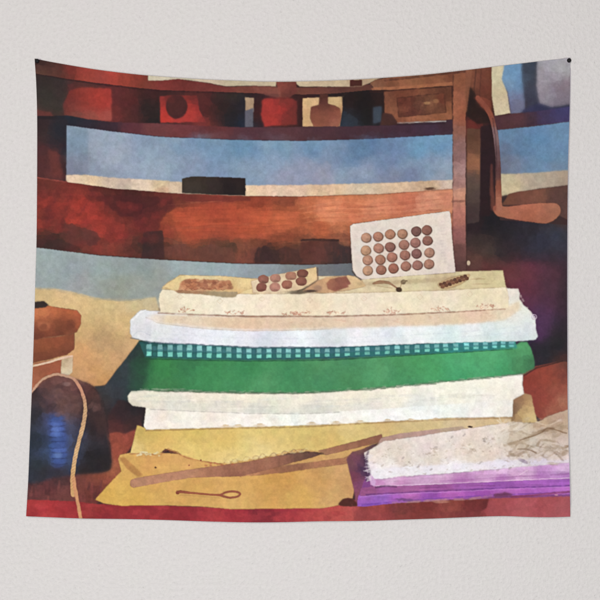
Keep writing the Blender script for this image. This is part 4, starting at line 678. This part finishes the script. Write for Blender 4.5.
# wall: white emulsion over a fine rolled stipple
def wall_material():
    m, nt, b = material('painted_plaster')
    tc = node(nt, 'ShaderNodeTexCoord')
    stip = node(nt, 'ShaderNodeTexNoise'); stip.inputs['Scale'].default_value = 104; stip.inputs['Detail'].default_value = 3; stip.inputs['Roughness'].default_value = .55
    pit = node(nt, 'ShaderNodeTexNoise'); pit.inputs['Scale'].default_value = 85; pit.inputs['Detail'].default_value = 2
    roll = node(nt, 'ShaderNodeTexNoise'); roll.inputs['Scale'].default_value = 6; roll.inputs['Detail'].default_value = 4
    tint = node(nt, 'ShaderNodeTexNoise'); tint.inputs['Scale'].default_value = 14; tint.inputs['Detail'].default_value = 5; tint.inputs['Roughness'].default_value = .65
    for n in (stip, pit, roll, tint): nt.links.new(tc.outputs['Object'], n.inputs['Vector'])
    pr = node(nt, 'ShaderNodeValToRGB'); pr.color_ramp.elements[0].position = .24; pr.color_ramp.elements[1].position = .36
    nt.links.new(pit.outputs['Fac'], pr.inputs['Fac'])
    cr = node(nt, 'ShaderNodeValToRGB')
    cr.color_ramp.elements[0].position = .3; cr.color_ramp.elements[1].position = .7
    cr.color_ramp.elements[0].color = (.630, .608, .590, 1); cr.color_ramp.elements[1].color = (.634, .602, .596, 1)
    nt.links.new(tint.outputs['Fac'], cr.inputs['Fac'])
    mx = node(nt, 'ShaderNodeMix', data_type='RGBA', blend_type='MULTIPLY'); mx.inputs['Factor'].default_value = 1
    sc = node(nt, 'ShaderNodeMapRange'); sc.inputs['From Min'].default_value = .3; sc.inputs['From Max'].default_value = .7; sc.inputs['To Min'].default_value = .94; sc.inputs['To Max'].default_value = 1.025
    nt.links.new(stip.outputs['Fac'], sc.inputs['Value'])
    nt.links.new(cr.outputs['Color'], mx.inputs['A']); nt.links.new(sc.outputs['Result'], mx.inputs['B'])
    nt.links.new(mx.outputs['Result'], b.inputs['Base Color'])
    b.inputs['Roughness'].default_value = .72; b.inputs['Specular IOR Level'].default_value = .25
    b1 = node(nt, 'ShaderNodeBump'); b1.inputs['Strength'].default_value = .95; b1.inputs['Distance'].default_value = .0035
    b2 = node(nt, 'ShaderNodeBump'); b2.inputs['Strength'].default_value = .3; b2.inputs['Distance'].default_value = .004
    b3 = node(nt, 'ShaderNodeBump'); b3.inputs['Strength'].default_value = .10; b3.inputs['Distance'].default_value = .02
    nt.links.new(stip.outputs['Fac'], b1.inputs['Height']); nt.links.new(pr.outputs['Color'], b2.inputs['Height']); nt.links.new(roll.outputs['Fac'], b3.inputs['Height'])
    nt.links.new(b3.outputs['Normal'], b2.inputs['Normal']); nt.links.new(b2.outputs['Normal'], b1.inputs['Normal']); nt.links.new(b1.outputs['Normal'], b.inputs['Normal'])
    return m


W2, T = 2.6, .12
vs = [(sx * W2, y, z) for y in (0, T) for sx, z in ((-1, -.0), (1, -.0), (1, 3.2), (-1, 3.2))]
wall = link('wall', vs, [(0, 1, 2, 3), (5, 4, 7, 6), (4, 0, 3, 7), (1, 5, 6, 2), (3, 2, 6, 7), (4, 5, 1, 0)], wall_material(), smooth=False)
wall['kind'] = 'structure'; wall['label'] = 'off-white stippled painted wall behind the tapestry'; wall['category'] = 'wall'


# cloth: outline of the hung sheet in print units
TOP = [(34, 58), (60, 63.2), (95, 69.2), (130, 73.7), (160, 76.5), (200, 79.2), (240, 81), (270, 81.8), (300, 81.6), (335, 80.6), (370, 78.8), (400, 76.7), (430, 74.2), (470, 69.6), (520, 63.4), (550, 59.6), (571, 57)]
BOT = [(26.5, 516), (50, 517), (80, 518.2), (120, 519), (160, 520), (205, 521.2), (250, 522.1), (285, 521.9), (320, 521), (370, 520.7), (420, 519), (460, 517.3), (500, 516), (528, 516.8), (550, 517), (570, 516.4)]
LEF = [(34, 58), (34.6, 68), (35.6, 82), (36.6, 105), (37.1, 135), (37.1, 190), (36.7, 240), (35.6, 280), (34.6, 320), (33.4, 360), (31.8, 400), (30.2, 440), (28.6, 480), (26.5, 516)]
RIG = [(571, 57), (570.6, 85), (569.4, 125), (568.2, 160), (567.4, 210), (567.1, 260), (567, 310), (567.1, 360), (567.3, 400), (568.2, 440), (569.4, 480), (570, 516.4)]
NU, NV = 1300, 1112


def edge_curve(pts, n):
    p = spline(pts, False, 12)
    s = np.concatenate([[0], np.cumsum(np.hypot(*np.diff(p, axis=0).T))]); s /= s[-1]
    t = np.linspace(0, 1, n)
    return np.stack([np.interp(t, s, p[:, 0]), np.interp(t, s, p[:, 1])], 1)


def coons(nu, nv):
    t, b, l, r = edge_curve(TOP, nu), edge_curve(BOT, nu), edge_curve(LEF, nv), edge_curve(RIG, nv)
    u = np.linspace(0, 1, nu)[None, :, None]; v = np.linspace(0, 1, nv)[:, None, None]
    ruled = (1 - v) * t[None] + v * b[None] + (1 - u) * l[:, None] + u * r[:, None]
    cor = (1 - u) * (1 - v) * t[0] + u * (1 - v) * t[-1] + (1 - u) * v * b[0] + u * v * b[-1]
    return ruled - cor


def relief(u, v):
    """how far the hanging cloth stands off the wall, metres"""
    pin = np.minimum(np.hypot(u * 1.18, v), np.hypot((1 - u) * 1.18, v))
    d = .0045 + .0095 * np.clip(pin / .6, 0, 1) ** .8
    d = d + .0034 * np.sin(u * 13 + 1.2 * v + .6) * v ** .8 * (.6 + .4 * np.cos(3 * u))
    d = d + .0012 * np.sin(u * 29 - 2.2 * v) * v ** 1.5
    for cx, sg in ((0, 1), (1, -1)):
        a = np.arctan2(v + .02, sg * (u - cx) * 1.18 + .02); rr = np.hypot(v, (u - cx) * 1.18)
        d = d + .0026 * np.sin(a * 9 + .5) * np.exp(-((rr - .22) / .2) ** 2)
    return d


def sheet(nu, nv, back=0.0):
    g = coons(nu, nv)
    u = np.linspace(0, 1, nu)[None, :].repeat(nv, 0); v = np.linspace(0, 1, nv)[:, None].repeat(nu, 1)
    d = relief(u, v) - back
    return g, np.stack([wx(g[..., 0]), -d, wz(g[..., 1])], -1)


def grid_faces(nu, nv, base=0):
    i = np.arange(nv - 1)[:, None] * nu + np.arange(nu - 1)[None, :] + base
    return np.stack([i, i + nu, i + nu + 1, i + 1], -1).reshape(-1, 4)


def cloth_material():
    m, nt, b = material('printed_cloth')
    at = node(nt, 'ShaderNodeAttribute', attribute_name='print')
    tc = node(nt, 'ShaderNodeTexCoord')
    geo = node(nt, 'ShaderNodeNewGeometry')
    # plain weave, seen as a fine relief and as thread to thread variation of the dye
    wv = []
    for d in ('X', 'Z'):
        w = node(nt, 'ShaderNodeTexWave', wave_type='BANDS', bands_direction=d); w.inputs['Scale'].default_value = 150
        w.inputs['Distortion'].default_value = 1.5; w.inputs['Detail'].default_value = 1
        nt.links.new(tc.outputs['Object'], w.inputs['Vector']); wv.append(w)
    add = node(nt, 'ShaderNodeMath', operation='ADD'); nt.links.new(wv[0].outputs['Fac'], add.inputs[0]); nt.links.new(wv[1].outputs['Fac'], add.inputs[1])
    no = node(nt, 'ShaderNodeTexNoise'); no.inputs['Scale'].default_value = 420; no.inputs['Detail'].default_value = 2
    nt.links.new(tc.outputs['Object'], no.inputs['Vector'])
    mr = node(nt, 'ShaderNodeMapRange'); mr.inputs['From Min'].default_value = .3; mr.inputs['From Max'].default_value = .7; mr.inputs['To Min'].default_value = .975; mr.inputs['To Max'].default_value = 1.025
    nt.links.new(no.outputs['Fac'], mr.inputs['Value'])
    mx = node(nt, 'ShaderNodeMix', data_type='RGBA', blend_type='MULTIPLY'); mx.inputs['Factor'].default_value = 1
    nt.links.new(at.outputs['Color'], mx.inputs['A']); nt.links.new(mr.outputs['Result'], mx.inputs['B'])
    bk = node(nt, 'ShaderNodeMix', data_type='RGBA'); bk.inputs['B'].default_value = (.72, .70, .70, 1)
    nt.links.new(geo.outputs['Backfacing'], bk.inputs['Factor']); nt.links.new(mx.outputs['Result'], bk.inputs['A'])
    nt.links.new(bk.outputs['Result'], b.inputs['Base Color'])
    b.inputs['Roughness'].default_value = .85; b.inputs['Specular IOR Level'].default_value = .12
    bp = node(nt, 'ShaderNodeBump'); bp.inputs['Strength'].default_value = .12; bp.inputs['Distance'].default_value = .0008
    nt.links.new(add.outputs['Value'], bp.inputs['Height']); nt.links.new(bp.outputs['Normal'], b.inputs['Normal'])
    return m


print_rgb = paint_print()
G, V = sheet(NU, NV)
rows, cols = NV, NU
# a two millimetre turned edge all the way round
ring = list(range(cols)) + [r * cols + cols - 1 for r in range(1, rows)] + [(rows - 1) * cols + c for c in range(cols - 2, -1, -1)] + [r * cols for r in range(rows - 2, 0, -1)]
flat = V.reshape(-1, 3); back = flat[ring] + np.array((0, .0022, 0))
n0 = len(flat)
allv = np.concatenate([flat, back], 0)
k = np.arange(len(ring)); kn = (k + 1) % len(ring); ra = np.array(ring)
skirt = np.stack([ra[k], ra[kn], n0 + kn, n0 + k], -1)
faces = np.concatenate([grid_faces(NU, NV), skirt], 0)
me = bpy.data.meshes.new('tapestry')
me.vertices.add(len(allv)); me.vertices.foreach_set('co', allv.astype(np.float32).ravel())
me.loops.add(faces.size); me.loops.foreach_set('vertex_index', faces.astype(np.int32).ravel())
me.polygons.add(len(faces)); me.polygons.foreach_set('loop_start', np.arange(len(faces), dtype=np.int32) * 4)
me.polygons.foreach_set('use_smooth', np.ones(len(faces), bool))
me.update(calc_edges=True); me.validate()
fx = np.clip((G[..., 0] - OX) * SS - .5, 0, NX - 1.01); fy = np.clip((G[..., 1] - OY) * SS - .5, 0, NY - 1.01)
ix = fx.astype(int); iy = fy.astype(int); tx = (fx - ix)[..., None]; ty = (fy - iy)[..., None]
P = (print_rgb[iy, ix] * (1 - tx) + print_rgb[iy, ix + 1] * tx) * (1 - ty) + (print_rgb[iy + 1, ix] * (1 - tx) + print_rgb[iy + 1, ix + 1] * tx) * ty
rgb = np.clip(lin(P).reshape(-1, 3) / LIGHT, 0, .92)
rgb = np.concatenate([rgb, rgb[ring]], 0)
ca = me.color_attributes.new('print', 'FLOAT_COLOR', 'POINT')
ca.data.foreach_set('color', np.concatenate([rgb, np.ones((len(rgb), 1))], 1).astype(np.float32).ravel())
tapestry = bpy.data.objects.new('tapestry', me); COL.objects.link(tapestry)
me.materials.append(cloth_material())
tapestry['label'] = 'wide cloth tapestry printed with a watercolour of stacked folded fabrics, hanging on the wall'
tapestry['category'] = 'tapestry'

# white turned-back hems behind the four edges; each shows as a hairline past the print
hm, hnt, hb = material('hem_cloth'); hb.inputs['Base Color'].default_value = (.62, .57, .62, 1); hb.inputs['Roughness'].default_value = .9
hn = node(hnt, 'ShaderNodeTexNoise'); hn.inputs['Scale'].default_value = 300; hbmp = node(hnt, 'ShaderNodeBump'); hbmp.inputs['Strength'].default_value = .2
hbmp.inputs['Distance'].default_value = .001; hnt.links.new(hn.outputs['Fac'], hbmp.inputs['Height']); hnt.links.new(hbmp.outputs['Normal'], hb.inputs['Normal'])


def hem(pts, uv, inward, out):
    n = 120; c = edge_curve(pts, n); t = np.linspace(0, 1, n)
    u, v = uv(t); d = relief(u, v)
    vs, fs = [], []
    for i in range(n):
        o = -out * (1 if .02 < t[i] < .98 else 0)
        for a, dep in ((o, .0026), (o, .0034), (6, .0034), (6, .0026)):
            vs.append((wx(c[i, 0] + inward[0] * a), -d[i] + dep, wz(c[i, 1] + inward[1] * a)))
        if i:
            q = 4 * (i - 1)
            for e in range(4): fs.append((q + e, q + (e + 1) % 4, q + 4 + (e + 1) % 4, q + 4 + e))
    fs += [(3, 2, 1, 0), tuple(4 * (n - 1) + e for e in range(4))]
    return link('hem', vs, fs, hm, tapestry)


hem(TOP, lambda t: (t, 0 * t), (0, 1), .0)
hem(BOT, lambda t: (t, 0 * t + 1), (0, -1), .25)
hem(LEF, lambda t: (0 * t, t), (1, 0), .0)
hem(RIG, lambda t: (0 * t + 1, t), (-1, 0), .9)


# push pins at the top corners
def lathe(prof, n=28):
    vs, fs = [], []
    for r, y in prof:
        for i in range(n):
            a = 2 * math.pi * i / n; vs.append((r * math.cos(a), y, r * math.sin(a)))
    for j in range(len(prof) - 1):
        for i in range(n):
            fs.append((j * n + i, j * n + (i + 1) % n, (j + 1) * n + (i + 1) % n, (j + 1) * n + i))
    fs += [tuple(range(n))[::-1], tuple((len(prof) - 1) * n + i for i in range(n))]
    return vs, fs


pm, pnt, pb = material('black_plastic'); pb.inputs['Base Color'].default_value = (.010, .009, .010, 1); pb.inputs['Specular IOR Level'].default_value = .15
pn = node(pnt, 'ShaderNodeTexNoise'); pn.inputs['Scale'].default_value = 900; pmr = node(pnt, 'ShaderNodeMapRange'); pmr.inputs['To Min'].default_value = .55; pmr.inputs['To Max'].default_value = .7
pnt.links.new(pn.outputs['Fac'], pmr.inputs['Value']); pnt.links.new(pmr.outputs['Result'], pb.inputs['Roughness'])
sm, snt, sb = material('pin_steel'); sb.inputs['Base Color'].default_value = (.5, .5, .5, 1); sb.inputs['Metallic'].default_value = 1; sb.inputs['Roughness'].default_value = .3


def pin(px, py, label):
    e = bpy.data.objects.new('push_pin', None); e.empty_display_size = .01; COL.objects.link(e)
    e.location = (wx(px), 0, wz(py)); e['label'] = label; e['category'] = 'push pin'; e['group'] = 'pins holding the top corners'
    R = .0062
    hv, hf = lathe([(.0025, -.0052), (R * .9, -.0054), (R, -.0066), (R * .97, -.0084), (R * .82, -.0100), (R * .5, -.0110), (R * .12, -.0114)])
    link('head', hv, hf, pm, e)
    tv, tf = lathe([(.0003, .012), (.0007, .009), (.0007, -.0054)], 12)
    link('shaft', tv, tf, sm, e)
    return e


pin(36.6, 60.6, 'small black round-headed push pin on the dark red top left corner of the tapestry')
pin(569.6, 60.0, 'small black round-headed push pin on the pale grey top right corner of the tapestry')

# ---------------------------------------------------------------- light and camera
w = bpy.data.worlds.new('World'); scene.world = w; w.use_nodes = True
w.node_tree.nodes['Background'].inputs['Color'].default_value = (.95, .97, 1, 1); w.node_tree.nodes['Background'].inputs['Strength'].default_value = .22


def area(name, loc, target, sx, sy, power, col):
    l = bpy.data.lights.new(name, 'AREA'); l.shape = 'RECTANGLE'; l.size = sx; l.size_y = sy; l.energy = power; l.color = col
    o = bpy.data.objects.new(name, l); COL.objects.link(o); o.location = loc
    from mathutils import Vector
    o.rotation_euler = (Vector(target) - Vector(loc)).to_track_quat('-Z', 'Y').to_euler(); return o


area('front_key_light', (-1.0, -6.2, 3.3), (0.1, 0, 1.7), 2.8, 2.0, 209, (1.0, .953, .922))  # large soft key lamp, placed high in front; no actual window there
area('low_fill_light', (-.2, -4.6, .55), (0, 0, .7), 3.4, 1.6, 133, (.97, .995, 1.0))  # added cool fill lamp, low in front, to brighten the lower wall

cam = bpy.data.cameras.new('camera'); co = bpy.data.objects.new('camera', cam); COL.objects.link(co)
D = 3.0
co.location = (0, -D - .012, ZC); co.rotation_euler = (math.pi / 2, 0, 0)
cam.sensor_width = 36; cam.lens = 36 * D / (600 * UNIT); cam.clip_start = .05; cam.clip_end = 50
scene.camera = co
scene.view_settings.view_transform = 'Standard'; scene.view_settings.look = 'None'
scene.view_settings.exposure = 0; scene.view_settings.gamma = 1
